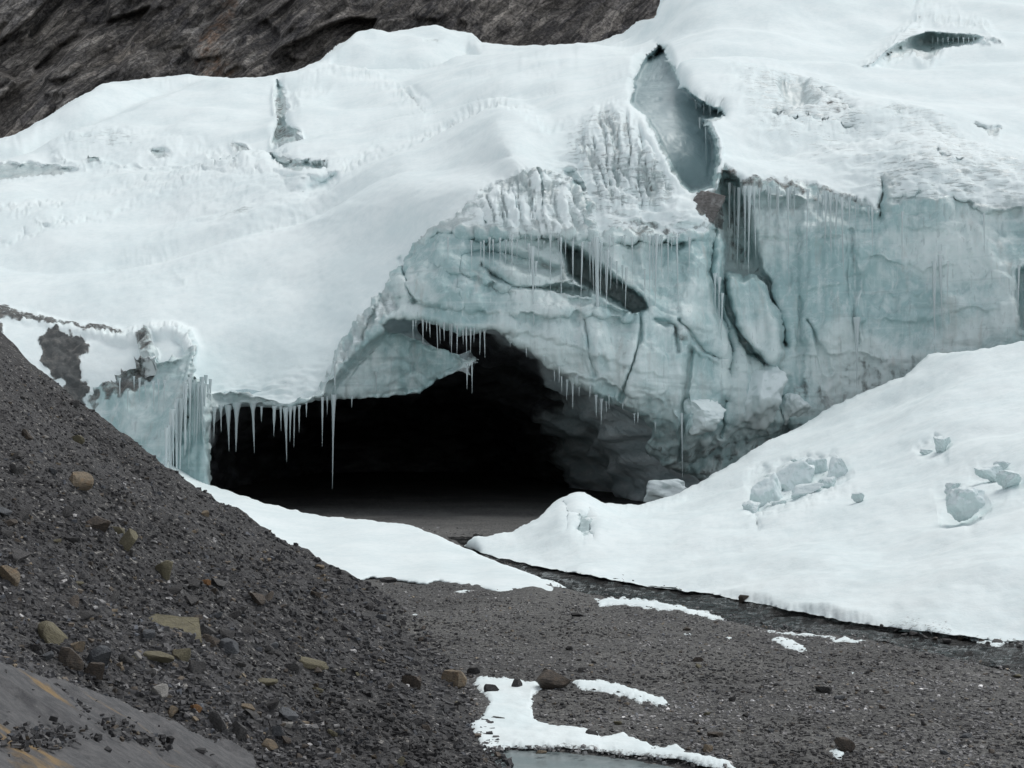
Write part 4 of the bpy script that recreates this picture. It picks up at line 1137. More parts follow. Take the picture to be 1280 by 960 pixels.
bank, BK = relief_patch("snow_bank", BANK, bank_depth, 1.8, M_SNOW, (5.0, 0.06), 2.2, 0.09,
   steps=[([(716, 652), (732, 648), (746, 660), (742, 676), (728, 679), (718, 670)], 0.9, 5, 1.0),
          ([(708, 640), (716, 640), (716, 672), (706, 670)], 0.35, 5, 1.0),
          ([(936, 600), (950, 585), (1000, 572), (1040, 572), (1062, 590), (1052, 612), (1000, 632), (972, 640), (945, 660), (938, 640)], 1.0, 8, 3),
          ([(1172, 612), (1190, 604), (1224, 622), (1210, 650), (1186, 648)], 0.7, 14, 2),
          ([(1210, 580), (1250, 585), (1290, 600), (1290, 615), (1240, 606), (1212, 596)], 0.5, 14, 2),
          ([(1144, 562), (1168, 545), (1186, 552), (1178, 572), (1150, 570)], 0.5, 5, 2),
          ],
   masks=[([(716, 652), (732, 648), (746, 660), (742, 676), (728, 679), (718, 670)], 0.35, 0.0, 4, 1),
          ([(936, 600), (950, 585), (1000, 572), (1040, 572), (1062, 590), (1052, 612), (1000, 632), (972, 640), (945, 660), (938, 640)], 0.60, 0.30, 8, 4),  # dirty tone that also puts the rubble hollow's shade into the colour
          ([(1062, 600), (1086, 625), (1080, 632), (1066, 622)], 0.62, 0.3, 5, 3),
          ([(1172, 612), (1190, 604), (1224, 622), (1210, 650), (1186, 648)], 0.72, 0.24, 8, 3),  # far right hollows: grime plus shade painted in, here and below
          ([(1205, 576), (1250, 570), (1290, 590), (1290, 618), (1240, 610), (1212, 600)], 0.74, 0.27, 9, 4),
          ([(900, 742), (960, 752), (1040, 768), (1120, 780), (1200, 790), (1290, 800), (1290, 815), (900, 760)], 1.0, 0.28, 6, 3),
          ([(1110, 776), (1150, 774), (1200, 784), (1290, 794), (1290, 815), (1110, 795)], 1.0, 0.44, 5, 4),
          ([(575, 680), (610, 690), (700, 710), (700, 722), (575, 695)], 1.0, 0.16, 4, 2)],
   top_fn=lambda U, V: sstep(700, 640, V - np.clip(U - 700, 0, 400) * 0.02))
tag(bank, "big smooth white snow bank sloping from the right ice wall down to the stream", "snow bank")

sheet_depth = TPS([(722, 741, gd(741)), (690, 751, gd(750)), (650, 746, gd(745)), (600, 737, gd(736)), (540, 729, gd(728)), (480, 724, gd(723)), (400, 700, 36), (300, 650, 43.5), (200, 600, 50), (150, 600, 50),
    (150, 545, 60), (246, 600, 55), (290, 615, 53), (330, 628, 50.5), (400, 645, 47.5), (505, 655, 45), (570, 680, 40.5), (610, 698, 37), (660, 716, 33.4), (700, 730, gd(731)),
    (450, 680, 39.5), (550, 700, 36), (620, 722, 32.4), (250, 720, 33), (380, 745, 28.5)])
sheet, _ = relief_patch("snow_drift", SHEET, lambda U, V: sheet_depth(U, V) - 0.35, 1.8, M_SNOW, (5.0, 0.35), 1.2, 0.03,
   masks=[([(440, 718), (500, 722), (560, 727), (620, 738), (720, 745), (720, 760), (440, 745)], 1.0, 0.24, 3, 3)],
   top_fn=lambda U, V: sstep(740, 690, V))
tag(sheet, "long white snow drift at the cave mouth behind the dark moraine", "snow drift")

PATCHES = [
 ("L shaped white snow patch around the frozen pond at the bottom", [(588, 850), (600, 843), (640, 846), (672, 850), (682, 858), (668, 868), (664, 880), (672, 898), (690, 904), (716, 908), (744, 915), (752, 922), (766, 917), (780, 915), (800, 926), (816, 934), (830, 935), (845, 932), (860, 942), (885, 948), (912, 957), (930, 968), (880, 962), (840, 954), (790, 946), (740, 939), (690, 935), (640, 935), (604, 938), (594, 924), (586, 908), (600, 896), (612, 878), (600, 862)]),
 ("tapering snow strip just right of the large brown boulder", [(712, 850), (735, 849), (770, 853), (800, 862), (830, 870), (842, 879), (820, 880), (785, 872), (750, 866), (722, 862)]),
 ("long thin snow strip along the near bank of the stream", [(742, 752), (765, 748), (800, 750), (840, 756), (870, 762), (900, 769), (912, 772), (890, 774), (840, 766), (800, 762), (770, 760), (748, 761)]),
 ("comma shaped snow patch on the gravel below the stream bend", [(960, 800), (975, 796), (990, 800), (1008, 812), (1010, 817), (992, 817), (975, 808)]),
 ("thin curved snow streak above the comma shaped snow patch", [(950, 790), (966, 787), (990, 789), (1020, 794), (1050, 799), (1044, 801), (1010, 797), (975, 792)]),
 ("narrow snow sliver at the stream edge right of the curved streak", [(1034, 801), (1056, 799), (1074, 803), (1092, 806), (1060, 808), (1042, 806)]),
 ("small oval snow scrap by the lower edge of the snow drift", [(564, 741), (580, 738), (592, 741), (578, 745)]),
 ("tiny snow fleck at the foot of the moraine ridge", [(512, 766), (520, 766), (526, 770), (520, 772)]),
 ("small snow fleck on grey gravel left of the curved streak", [(904, 794), (914, 793), (922, 795), (914, 798)]),
 ("pair of specks of snow under the long streamside strip", [(850, 789), (860, 788), (868, 791), (858, 793)]),
 ("small white snow scrap beside the brown rock at the lower right", [(1034, 944), (1046, 942), (1056, 946), (1052, 954), (1042, 951)]),
 ("faint snow speck in the middle of the right gravel flat", [(1058, 844), (1066, 843), (1072, 846), (1064, 849)]),
 ("ragged snow scrap among dark stones at the far right stream bank", [(1120, 784), (1140, 780), (1166, 786), (1162, 794), (1140, 792)]),
 ("snow scrap nearest the right edge on the stony far bank", [(1204, 798), (1228, 796), (1262, 804), (1250, 810), (1220, 804)]),
]
def lumpy_patch(label, poly, name="snow_patch", thick=0.005):
    x0, x1, y0, y1 = box_of(poly, 4)
    stp = 1.0 if (x1 - x0) < 160 else 1.6
    us = np.arange(x0, x1, stp); vs = np.arange(y0, y1, stp * 0.7)
    U, V = np.meshgrid(us, vs)
    wu, wv = warp(U, V, 1.5, len(label))
    wu = wu + 2.0 * fbm(U / 5.0, V / 3.0, 3.0, 2); wv = wv + 0.9 * fbm(U / 5.0, V / 3.0, 9.0, 2)
    S = -sdf(wu, wv, poly)
    U, V = snap(U, V, S)
    D = gd(V)
    X = (U - 640) / F * D
    prof = np.sqrt(np.clip(S / 5.0, 0, 1))
    Z = z_flat(X, D) - 0.015 + (thick + 0.035) * prof + 0.015 * fbm(X * 2.2, D * 2.2, 3.0, 3) * prof
    vis = S > 0
    keep = vis[1:, :-1] | vis[1:, 1:] | vis[:-1, 1:] | vis[:-1, :-1]
    di = 0.44 * sstep(6, 0, S) + 0.12
    v_, f_, c_ = compact(np.stack([X, D, Z], axis=-1).reshape(-1, 3), grid_faces(*U.shape, keep), np.stack([np.ones_like(di), di, di], axis=-1).reshape(-1, 3))
    return tag(mesh_np(name, v_, f_, M_SNOW, None, c_), label, "snow patch", "snow patches left on the gravel flat")
for lb, pl in PATCHES: lumpy_patch(lb, pl)

# ------------------------------------------------------------------ water
def sheet_water(name, poly, z, mat, amp=0.0):
    x0, x1, y0, y1 = box_of(poly, 2)
    us = np.arange(x0, x1, 2.4); vs = np.arange(y0, y1, 1.2)
    U, V = np.meshgrid(us, vs)
    S = -sdf(U, V, poly) + 3
    U, V = snap(U, V, S)
    D = (H - z) * F / (V - HV)
    X = (U - 640) / F * D
    Z = np.full(U.shape, z) + (z_flat(X, D) if amp else 0) + amp * fbm(X * 1.4 - D * 0.9, D * 3.0 + X * 2.0, 0.5, 4)
    vis = S > 0
    keep = vis[1:, :-1] | vis[1:, 1:] | vis[:-1, 1:] | vis[:-1, :-1]
    v_, f_, _ = compact(np.stack([X, D, Z], axis=-1).reshape(-1, 3), grid_faces(*U.shape, keep))
    return tag(mesh_np(name, v_, f_, mat), kind='structure')
sheet_water("stream", STREAM, -0.03, M_STREAM, 0.05)
sheet_water("pond", POND, -0.03, M_POND)

# ------------------------------------------------------------------ rocks
def rock_mesh(name, seed, sub=3, cuts=9, flat=1.0, rough=0.03, soft=0.0):
    r = random.Random(seed)
    bm = bmesh.new()
    bmesh.ops.create_icosphere(bm, subdivisions=sub, radius=1.0)
    planes = []
    for _ in range(cuts):
        n = Vector((r.gauss(0, 1), r.gauss(0, 1), r.gauss(0, 0.8))).normalized()
        planes.append((n, r.uniform(0.36, 0.72)))
    planes.append((Vector((r.uniform(-.2, .2), r.uniform(-.2, .2), 1)).normalized(), r.uniform(0.45, 0.6)))
    co = np.array([v.co for v in bm.verts])
    for n, h in planes:
        nn = np.array(n); d = co @ nn - h
        q = 0.5 * (d + np.sqrt(d * d + soft * soft)) - (0 if soft == 0 else 0.0)
        co = co - q[:, None] * nn
    co = co * (1 + rough * fbm(co[:, 0] * 2.2 + seed, co[:, 1] * 2.2, co[:, 2] * 2.2, 3))[:, None]
    if soft: co = co * (1 + 0.03 * fbm(co[:, 0] * 9, co[:, 1] * 9, co[:, 2] * 9 + seed, 2))[:, None]
    ext = co.max(axis=0) - co.min(axis=0)
    co = (co - 0.5 * (co.max(axis=0) + co.min(axis=0))) / ext     # unit box
    for v, c in zip(bm.verts, co): v.co = Vector(c)
    me = bpy.data.meshes.new(name); bm.to_mesh(me); bm.free()
    return me

ROCK_MATS = {
 "grey": mat_rock("grey_slate_rock", (0.125, 0.122, 0.118), (0.060, 0.060, 0.062)),
 "dark": mat_rock("dark_slate_rock", (0.075, 0.073, 0.072), (0.036, 0.036, 0.037)),
 "tan": mat_rock("tan_sandstone_rock", (0.25, 0.205, 0.145), (0.13, 0.108, 0.080), (0.27, 0.17, 0.085), 0.4),
 "olive": mat_rock("olive_sandstone_rock", (0.185, 0.170, 0.110), (0.125, 0.115, 0.080)),
 "brown": mat_rock("brown_rock", (0.115, 0.096, 0.078), (0.055, 0.049, 0.044), (0.15, 0.11, 0.075), 0.3),
 "blue": mat_rock("blue_grey_rock", (0.130, 0.140, 0.150), (0.075, 0.080, 0.088)),
 "pale": mat_rock("pale_quartz_rock", (0.42, 0.41, 0.385), (0.25, 0.245, 0.23)),
 "dirty_ice": mat_rock("dirty_ice", (0.17, 0.165, 0.16), (0.085, 0.083, 0.081), (0.40, 0.41, 0.41), 0.35),
 "orange": mat_rock("rusty_orange_rock", (0.30, 0.155, 0.060), (0.16, 0.09, 0.045)),
}
def put_rock(u, v, wpx, hpx, mat, seed, label, flat=None, rz=None, tilt=0.0, name="rock", me=None, group=None, cat="rock"):
    D = float(hit(u, v + hpx * 0.35)[0])
    p = pt(u, v + hpx * 0.35, D)
    sx = wpx * D / F; sz = hpx * D / F
    me = me or rock_mesh(name, seed)
    o = bpy.data.objects.new(name, me)
    link(o)
    if not me.materials: me.materials.append(ROCK_MATS[mat])
    o.scale = (sx, (sx + sz) * 0.45, sz * (1.25 if flat is None else flat))
    o.rotation_euler = (random.Random(seed).uniform(-.15, .15), tilt, (random.Random(seed).uniform(-.5, .5) if rz is None else rz))
    o.location = (p[0], p[1] + 0.2 * sx, p[2] + 0.22 * sz)
    tag(o, label, cat, group)
    return o

NAMED = [  # column, row, width, height, material, tilt, label
 (97, 602, 34, 24, "tan", 0.15, "tan orange angular rock alone high on the dark moraine"),
 (12, 717, 22, 28, "tan", -0.5, "upright tan stone at the left edge of the moraine"),
 (122, 655, 30, 18, "brown", 0.2, "brown flat stone above a tilted pale slab on the upper slope"),
 (158, 676, 22, 26, "olive", 0.7, "small tilted pale slab on the upper moraine"),
 (203, 711, 24, 24, "olive", 0.3, "light grey blocky stone above the large olive slab"),
 (62, 792, 46, 26, "olive", 0.65, "long leaning grey olive slab above the big stained outcrop"),
 (85, 824, 36, 30, "brown", 0.1, "squat brown boulder just above the big stained outcrop"),
 (120, 822, 26, 38, "blue", 0.6, "steep blue grey plate beside the squat brown boulder"),
 (95, 809, 18, 14, "tan", 0.0, "small rusty tan stone wedged above the squat brown boulder"),
 (116, 838, 26, 22, "brown", 0.1, "brown stone touching the right foot of the blue grey plate"),
 (196, 822, 40, 20, "olive", 0.2, "low olive stone below the large olive slab"),
 (172, 820, 16, 10, "pale", 0.0, "pale whitish stone left of the low olive stone"),
 (225, 819, 22, 18, "olive", 0.0, "rounded olive stone right of the low olive stone"),
 (283, 808, 30, 22, "blue", 0.45, "blue grey tilted plate in the middle of the moraine"),
 (245, 834, 22, 18, "grey", 0.0, "grey stone below the blue grey tilted plate"),
 (386, 829, 46, 18, "olive", 0.12, "flat olive slab lying alone towards the moraine foot"),
 (330, 853, 34, 13, "olive", 0.0, "thin olive plate left below the lone flat olive slab"),
 (244, 885, 16, 10, "orange", 0.0, "small bright orange stone above the stained outcrop"),
 (214, 890, 14, 16, "tan", 0.3, "small tan stone left of the bright orange stone"),
 (308, 885, 22, 13, "tan", 0.1, "tan chip right of the bright orange stone"),
 (270, 902, 30, 24, "grey", 0.4, "grey brown block just above the end of the stained outcrop"),
 (296, 914, 26, 22, "grey", 0.5, "grey tilted block near the tip of the stained outcrop"),
 (345, 915, 20, 16, "blue", 0.0, "blue grey stone right of the stained outcrop tip"),
 (359, 907, 14, 9, "pale", 0.0, "small pale stone right of the stained outcrop tip"),
 (335, 932, 22, 14, "tan", 0.1, "tan stone at the very tip of the stained outcrop"),
 (256, 642, 10, 8, "tan", 0.0, "little tan stone near the moraine ridge"),
 (257, 728, 12, 9, "orange", 0.0, "little rusty stone right of the light grey blocky stone"),
 (398, 708, 14, 8, "tan", 0.1, "tan chip on the lower moraine ridge beside the snow drift"),
 (485, 725, 22, 9, "dark", 0.0, "low dark stone at the edge of the snow drift"),
 (567, 850, 32, 24, "tan", 0.1, "brown tan boulder left of the pond snow patch"),
 (515, 853, 28, 18, "brown", 0.2, "dull brown stone at the moraine foot left of the tan boulder"),
 (592, 838, 18, 12, "dark", 0.0, "dark stone touching the top corner of the pond snow patch"),
 (614, 862, 20, 12, "dark", 0.1, "dark stone lying on the pond snow patch"),
 (646, 856, 14, 14, "dark", 0.0, "small black stone beside the large brown boulder on snow"),
 (692, 852, 44, 28, "brown", 0.08, "large dark brown boulder on the snow patch by the pond"),
 (622, 898, 20, 7, "dark", 0.0, "flat dark chip on the narrow part of the pond snow patch"),
 (676, 940, 14, 6, "tan", 0.0, "flat tan stone poking out of the frozen pond"),
 (740, 918, 16, 10, "dark", 0.0, "dark stone biting into the lower snow by the pond"),
 (885, 936, 13, 11, "tan", 0.0, "small yellowish stone alone on the lower gravel"),
 (1058, 932, 26, 20, "brown", -0.1, "dark brown block standing on the lower right gravel"),
 (820, 871, 4, 4, "pale", 0.0, None),
 (1050, 872, 14, 8, "blue", 0.0, "pale blue grey stone in the middle of the right gravel"),
 (1208, 920, 18, 7, "blue", 0.0, "flat pale stone near the lower right corner"),
 (895, 918, 22, 9, "brown", 0.0, "flat reddish brown stone above the small yellowish stone"),
 (930, 748, 15, 10, "brown", 0.0, "rounded brown stone at the foot of the snow bank by the stream"),
 (873, 824, 16, 8, "brown", 0.0, "brown pebble in the middle of the gravel flat"),
 (722, 768, 16, 8, "dark", 0.0, "dark stone near the left end of the streamside snow strip"),
 (1030, 862, 22, 12, "dark", 0.0, "low dark stone left of the pale blue grey stone"),
 (728, 837, 16, 9, "dark", 0.0, "dark stone just above the tapering snow strip"),
 (1274, 845, 14, 6, "olive", 0.0, "flat olive stone at the right edge below the stream"),
]
for k, (u, v, wd, hp, mt, tl, lb) in enumerate(NAMED):
    if lb is None: continue
    put_rock(u, v, wd, hp, mt, 500 + k, lb, tilt=tl, flat=(0.8 if hp < wd * 0.6 else None))

def slab_thing(name, label, poly, thick, mat, step=1.4, bevel=6.0, cat="rock", lean=0.0):
    """a flat lying slab: follows its outline, with a broken edge of real thickness"""
    x0, x1, y0, y1 = box_of(poly, 4)
    U, V = np.meshgrid(np.arange(x0, x1, step), np.arange(y0, y1, step))
    wu, wv = warp(U, V, 0.8, len(label))
    S = -sdf(wu, wv, poly)
    U, V = snap(U, V, S)
    zt = lambda x, y: z_moraine(x, y, False)
    D = hit(U.ravel(), V.ravel(), zt).reshape(U.shape)
    P = pt(U, V, D)
    # a plane through the outline keeps the top flat
    A = np.stack([P[..., 0].ravel(), P[..., 1].ravel(), np.ones(U.size)], axis=1); ins = (S > 0).ravel()
    sol, *_ = np.linalg.lstsq(A[ins], P[..., 2].ravel()[ins], rcond=None)
    # sight line meets the raised plane
    a, b_, c_ = sol; c_ = c_ + thick
    D = (H - c_) / (a * (U - 640) / F + b_ - (HV - V) / F)
    P = pt(U, V, D)
    X, Y, Z = P[..., 0], P[..., 1], P[..., 2]
    nrm = np.array([-a, -b_, 1.0]); nrm /= np.linalg.norm(nrm)
    f1, f2 = worley(X * 1.1, Y * 1.4, 0.3 * Z, 21)
    q_ = 1.3 * (X * 0.62 + Y * 0.79) + 0.5 * fbm(X * 0.8, Y * 0.8, 1.0, 3)
    hh = 0.012 * thick / 0.1 * fbm(X * 2, Y * 2, Z * 2, 4) + thick * (0.16 * (np.floor(q_) + sstep(0.86, 1.0, q_ - np.floor(q_)) - q_))
    hh = hh - (thick * 1.6) * (1 - np.sqrt(np.clip(S / bevel, 0, 1))) - thick * 0.6 * (S <= 0)
    P = P + nrm * hh[..., None]
    vis = S > 0
    keep = vis[1:, :-1] | vis[1:, 1:] | vis[:-1, 1:] | vis[:-1, :-1]
    v1, f1_, _ = compact(P.reshape(-1, 3), grid_faces(*U.shape, keep))
    OUT["plane"] = (a, b_, c_)
    return tag(mesh_np(name, v1, f1_, mat), label, cat)
OUT = {}
slab_thing("rock_outcrop", "big grey slate outcrop with yellow brown stains in the lower left corner",
           [(-160, 790), (-60, 806), (0, 818), (40, 826), (100, 845), (150, 864), (200, 885), (250, 905), (290, 918), (322, 938), (330, 950), (330, 1000), (-160, 1040)], 0.20, M_SLAB, 1.8, 7.0)
def plate(name, label, poly, thick, mat, cat="rock"):
    """a lying stone plate: outline on the slope, real thickness, chipped edges"""
    c_u = np.array(poly, float)
    Dc = float(hit(c_u[:, 0].mean(), c_u[:, 1].mean(), lambda x, y: z_moraine(x, y, False))[0])
    C0 = pt(c_u[:, 0].mean(), c_u[:, 1].mean(), Dc)
    n = np.array([0.35, -0.55, 0.76]); n /= np.linalg.norm(n)
    eye = np.array([0, 0, H]); top = []
    for uu, vv in poly:
        d = pt(uu, vv, 1.0) - eye
        k = n @ (C0 + n * thick - eye) / (n @ d)
        top.append(eye + d * k)
    top = np.array(top)
    bm = bmesh.new()
    f = bm.faces.new([bm.verts.new(q) for q in top])
    ex = bmesh.ops.extrude_face_region(bm, geom=[f])
    low = [g for g in ex["geom"] if isinstance(g, bmesh.types.BMVert)]
    for q in low: q.co -= Vector(n) * thick * 1.8 + (q.co - Vector(C0)) * 0.06
    bmesh.ops.recalc_face_normals(bm, faces=bm.faces)
    bmesh.ops.bevel(bm, geom=list(bm.edges), offset=thick * 0.14, segments=2, affect='EDGES')
    bmesh.ops.triangulate(bm, faces=bm.faces)
    for _ in range(3): bmesh.ops.subdivide_edges(bm, edges=bm.edges, cuts=1)
    bm.normal_update()
    co = np.array([q.co for q in bm.verts])
    h = 0.10 * thick * fbm(co[:, 0] * 9, co[:, 1] * 9, co[:, 2] * 9, 4)
    for q, hh in zip(bm.verts, h): q.co += q.normal * float(hh)
    me = bpy.data.meshes.new(name); bm.to_mesh(me); bm.free(); me.materials.append(mat)
    return tag(link(bpy.data.objects.new(name, me)), label, cat)
plate("rock_slab", "large flat olive slab lying on the middle of the moraine",
      [(180, 771), (196, 766), (225, 770), (249, 771), (251, 786), (253, 803), (238, 799), (220, 792), (198, 786)], 0.05, ROCK_MATS["olive"])

# mid-sized stones: one prototype mesh per shape, every stone an object of its own
KINDS_ = []
for k, mt in enumerate(("dark", "grey", "brown", "olive", "grey", "dark", "blue", "brown", "dark", "grey", "tan", "pale")):
    me = rock_mesh("stone", 900 + k, sub=2, cuts=7); me.materials.append(ROCK_MATS[mt]); KINDS_.append(me)
NO_STONE = [PATCHES[0][1], PATCHES[1][1], PATCHES[2][1], STREAM, POND, BANK, SHEET]
def blocked(u, v, pad=3):
    bad = np.zeros(np.shape(u), bool)
    for p_ in NO_STONE: bad |= sdf(u, v, p_) < pad
    return bad
def ridge_row(u): return np.interp(u, [0, 100, 190, 245, 330, 400, 470, 560, 620], [437, 500, 560, 600, 655, 703, 738, 800, 900])

def scatter_stones(n, region, lab, grp, smin, smax, seed):
    r = np.random.default_rng(seed)
    U = r.uniform(region[0], region[1], n * 12); V = r.uniform(region[2], region[3], n * 12)
    edge = np.interp(V, [700, 800, 900, 960], [470, 545, 610, 640])
    ok = ~((U < 600) & (V < ridge_row(U) + 6)) & ~blocked(U, V)
    if region[4] == 'flat': ok &= U > edge
    else: ok &= (U < edge) & ~((U < 335) & (V > np.interp(U, [0, 100, 200, 330], [812, 840, 880, 935])))
    U = U[ok][:n]; V = V[ok][:n]
    DD = hit(U, V)
    for u, v, D in zip(U, V, DD):
        p = pt(u, v, D)
        s = (smin + (smax - smin) * r.random() ** 2.0) * D / F
        i = int(r.integers(0, 11)) if r.random() < 0.97 else 11
        if i == 10 and r.random() < 0.6: i = 4
        o = bpy.data.objects.new("stone", KINDS_[i]); link(o)
        o.scale = (s, s * r.uniform(0.6, 1.0), s * r.uniform(0.3, 0.7))
        o.rotation_euler = (r.normal(0, .3), r.normal(0.15, .35), r.uniform(0, 6.28))
        o.location = (p[0], p[1], p[2] + 0.10 * s)
        tag(o, lab, "stone", grp)
scatter_stones(110, (0, 400, 480, 960, 'slope'), "angular stone among the rubble of the dark left moraine slope", "stones in the moraine rubble", 7, 28, 31)
scatter_stones(70, (300, 640, 700, 955, 'slope'), "small stone near the foot of the moraine slope", "stones at the moraine foot", 7, 17, 32)
scatter_stones(70, (600, 1280, 770, 958, 'flat'), "small stone on the flat gravel in front of the stream", "stones on the gravel flat", 5, 12, 33)

# stones along the far stream bank at the right
for k in range(26):
    u = 1105 + 175 * (k / 25) + random.uniform(-5, 5)
    v = np.interp(u, [1100, 1280], [784, 806]) + random.uniform(-3, 6)
    D = gd(v + 2); p = pt(u, v + 2, D); s = random.uniform(7, 15) * D / F
    o = bpy.data.objects.new("stone", KINDS_[random.choice([0, 5, 8, 0, 1, 7])]); link(o)
    o.scale = (s, s * 0.8, s * 0.55); o.rotation_euler = (random.uniform(-.3, .3), random.uniform(-.3, .3), random.uniform(0, 6))
    o.location = (p[0], p[1], max(0.0, p[2]) + 0.05 * s)
    tag(o, "dark stone on the far stream bank below the snow bank", "stone", "stones on the far stream bank")

# ------------------------------------------------------------------ fine gravel: uncountable, one mesh each
CUBE = np.array([(x, y, z) for x in (-.5, .5) for y in (-.5, .5) for z in (-.5, .5)], float)
CF = np.array([(0, 1, 3, 2), (4, 6, 7, 5), (0, 4, 5, 1), (2, 3, 7, 6), (0, 2, 6, 4), (1, 5, 7, 3)])
def gravel(name, label, u, v, zf, px, pal, prob, seed, D=None):
    r = np.random.default_rng(seed)
    if D is None:
        D = np.concatenate([hit(u[i:i + 20000], v[i:i + 20000], zf) for i in range(0, len(u), 20000)])
    P = pt(u, v, D); n = len(u)
    s = px * D / F
    sc = np.stack([s, s * r.uniform(0.5, 1.0, n), s * r.uniform(0.25, 0.75, n)], axis=1)
    V_ = CUBE[None] * (1 + r.uniform(-0.45, 0.25, (n, 8, 3)))
    V_ = V_ * sc[:, None]
    a = r.uniform(0, 6.283, n); bt = r.normal(0, 0.45, n); ca, sa, cb, sb = np.cos(a), np.sin(a), np.cos(bt), np.sin(bt)
    x, y, z = V_[..., 0], V_[..., 1], V_[..., 2]
    x, z = x * cb[:, None] + z * sb[:, None], -x * sb[:, None] + z * cb[:, None]
    x, y = x * ca[:, None] - y * sa[:, None], x * sa[:, None] + y * ca[:, None]
    V_ = np.stack([x, y, z], axis=-1) + P[:, None]
    V_[..., 2] += (0.08 * s)[:, None]
    Fc = (CF[None] + (np.arange(n) * 8)[:, None, None]).reshape(-1, 4)
    col = np.array(pal)[r.choice(len(pal), n, p=np.array(prob) / np.sum(prob))] * r.uniform(0.7, 1.3, n)[:, None]
    col = col * np.clip(1.0 + 0.9 * fbm(P[:, 0] * 0.5, P[:, 1] * 0.5, 9.0, 4), 0.38, 1.7)[:, None]
    col = col * np.array([0.98, 1.0, 1.05]) * (1.45 if name == 'river_gravel' else 0.9)
    cols = np.repeat(col, 8, axis=0)
    o = mesh_np(name, V_.reshape(-1, 3), Fc, M_STONES, None, cols, smooth=False)
    return tag(o, label, "gravel", None, "stuff")

PAL = [(0.045, 0.045, 0.046), (0.072, 0.071, 0.071), (0.105, 0.103, 0.101), (0.155, 0.152, 0.147), (0.120, 0.100, 0.078), (0.18, 0.145, 0.10), (0.42, 0.41, 0.39), (0.100, 0.107, 0.117)]
PAL2 = [(0.055, 0.054, 0.053), (0.092, 0.090, 0.087), (0.135, 0.132, 0.127), (0.19, 0.186, 0.178), (0.125, 0.108, 0.088), (0.18, 0.15, 0.11), (0.44, 0.43, 0.41), (0.12, 0.125, 0.132)]
r9 = np.random.default_rng(77)
def pick(n, x0, x1, y0, y1, cond):
    u = r9.uniform(x0, x1, n); v = r9.uniform(y0, y1, n)
    k = cond(u, v)
    return u[k], v[k]
toe = lambda v: np.interp(v, [700, 800, 900, 960, 1000], [470, 545, 610, 640, 660])
def band(u, v, sc, k): return fbm(u / sc, v / sc * 1.8, k, 3)
u, v = pick(140000, -120, 640, 380, 990, lambda u, v: (v > ridge_row(np.maximum(u, 0)) - 3) & (u < toe(v)))
near = np.clip((v - 430) / 430, 0, 1)
cl = np.clip(0.5 + 0.9 * band(u, v, 60, 2.0), 0, 1)
sz = 1.0 + (2.6 + 6.4 * near) * r9.random(len(u)) ** (10.0 - 4.5 * cl)
gravel("moraine_gravel", "loose dark slate rubble covering the left moraine slope", u, v, z_ground, sz, PAL, [36, 30, 19, 8, 3.5, 1.5, 1.5, 4], 41)
u, v = pick(100000, 440, 1420, 606, 990, lambda u, v: (u > toe(np.maximum(v, 700)) - 20) & ~blocked(u, v, r9.uniform(-5, 2.5, len(u))) & (v < 990) & (v > 660) & ((v > 700) | (r9.random(len(u)) < 0.3)))
near = np.clip((v - 700) / 260, 0, 1)
cl = np.clip(0.5 + 0.9 * band(u, v, 70, 6.0), 0, 1)
sz = 1.0 + (2.2 + 3.8 * near) * r9.random(len(u)) ** (6.0 - 3.0 * cl)
gravel("river_gravel", "fine grey gravel spread over the flat beside the stream", u, v, z_flat, sz, PAL2, [12, 30, 32, 16, 3, 2, 1.8, 4], 42)

# chips lying on the outcrop
uu = np.concatenate([r9.normal(55, 26, 240), r9.normal(160, 22, 130), r9.uniform(-60, 300, 60)])
vv = np.concatenate([r9.normal(921, 7, 240), r9.normal(914, 6, 130) + 0.0, r9.uniform(830, 985, 60)])
vv[240:370] += 0.32 * (uu[240:370] - 160)
inside = sdf(uu, vv, [(-160, 800), (0, 830), (100, 856), (200, 896), (285, 930), (300, 960), (300, 1000), (-160, 1030)]) < 0
uu, vv = uu[inside], vv[inside]
pa, pb, pc = OUT["plane"]
gravel("stone_chips", "small dark chips scattered on the stained slate outcrop", uu, vv, None, 3 + 9 * r9.random(len(uu)) ** 3, PAL, [30, 30, 22, 9, 3, 1, 1, 6], 43,
       D=(H - pc) / (pa * (uu - 640) / F + pb - (HV - vv) / F))

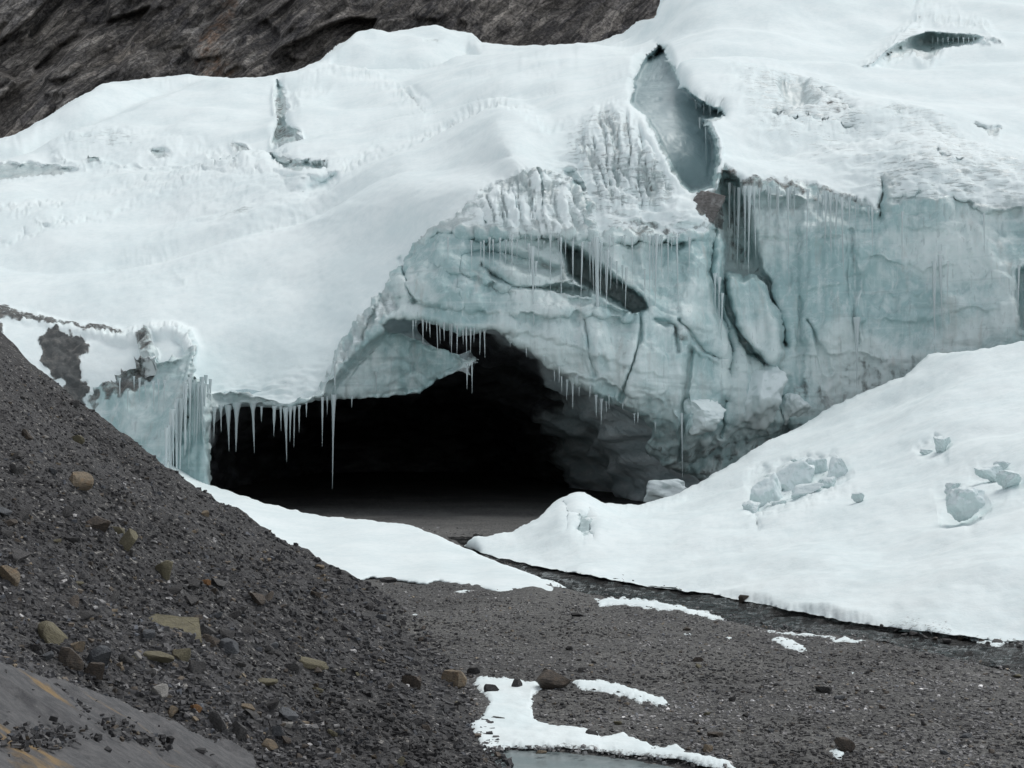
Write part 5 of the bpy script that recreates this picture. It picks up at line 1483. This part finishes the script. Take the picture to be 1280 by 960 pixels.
# ------------------------------------------------------------------ broken ice blocks
def bank_point(u, v):
    us, vs, P = BK
    return P[int(np.clip(round((v - vs[0]) / 1.8), 0, len(vs) - 1)), int(np.clip(round((u - us[0]) / 1.8), 0, len(us) - 1))]
BLOCKS = [
 (958, 622, 46, 62, 'b', "tall pale ice block at the left end of the rubble on the snow bank"),
 (992, 600, 46, 50, 'b', "blocky pale ice chunk in the middle of the rubble on the snow bank"),
 (1022, 590, 34, 36, 'b', "grey ice chunk between two others high in the bank rubble"),
 (1046, 590, 28, 40, 'b', "narrow ice chunk at the right end of the bank rubble"),
 (1010, 616, 40, 22, 'b', "low ice chunk in front of the bank rubble"),
 (1206, 630, 46, 42, 'b', "wide grey ice chunk in a hollow at the far right of the bank"),
 (1234, 592, 40, 24, 'b', "angular ice chunk above the wide one at the far right"),
 (1264, 600, 34, 24, 'b', "dirty ice chunk nearest the right edge of the photo"),
 (940, 640, 22, 26, 'b', "small ice chunk below the tall block at the left end of the bank rubble"),
 (975, 632, 20, 14, 'b', "flat ice chip in front of the tall block of the bank rubble"),
 (1034, 606, 22, 20, 'b', "small grey ice chunk tucked under the narrow chunk of the bank rubble"),
 (1072, 622, 16, 14, 'b', "lone little ice chip just right of the bank rubble"),
 (1000, 578, 22, 14, 'b', "thin ice chip on top of the bank rubble"),
 (1190, 612, 20, 18, 'b', "small ice chunk above left of the wide grey one in the hollow"),
 (1252, 582, 20, 12, 'b', "low ice chip behind the angular chunk at the far right"),
 (1158, 566, 18, 9, 'b', "low sliver of ice left of the small rounded chunk"),
 (1178, 556, 22, 22, 'b', "small rounded ice chunk alone above the far right rubble"),
 (946, 497, 74, 78, 'w', "large whitish ice block at the foot of the right ice wall"),
 (995, 512, 38, 40, 'w', "smaller whitish ice block right of the large one at the wall foot"),
 (880, 521, 54, 46, 'w', "square pale ice block left of the large one at the wall foot"),
 (836, 616, 62, 34, 'm', "pale ice lump behind the snow bank by the cave's right corner"),
 (885, 260, 38, 40, 'd', "dirty brown ice lump wedged at the bottom of the crevasse"),
]
for k, (u, v, wd, hp, where, lb) in enumerate(BLOCKS):
    me = rock_mesh("ice_block", 1300 + k, sub=5, cuts=8 if where != "d" else 14, rough=0.17 if where != "d" else 0.06, soft=0.07 if where != "d" else 0.015)
    me.materials.append(M_BLOCK if where != 'd' else ROCK_MATS["dirty_ice"])
    for p_ in me.polygons: p_.use_smooth = True
    o = bpy.data.objects.new("ice_block", me); link(o)
    if where == 'b': p = bank_point(u, v + hp * 0.2)
    elif where == 'm': p = pt(u, v, 56.5)
    else: p = gl_point(u, v)
    D = p[1]
    q = pt(u, v, D + (0.12 if where in 'wd' else 0.18 * wd * D / F))
    o.location = Vector(q)
    sx, sz_ = wd * D / F, hp * D / F
    o.scale = (sx * 1.05, min(sx, sz_) * 0.9, sz_ * 1.05)
    o.rotation_euler = (0.1, random.uniform(-.12, .12), random.uniform(-.3, .3))
    tag(o, lb, "ice block", "fallen ice blocks" if where != 'd' else None)
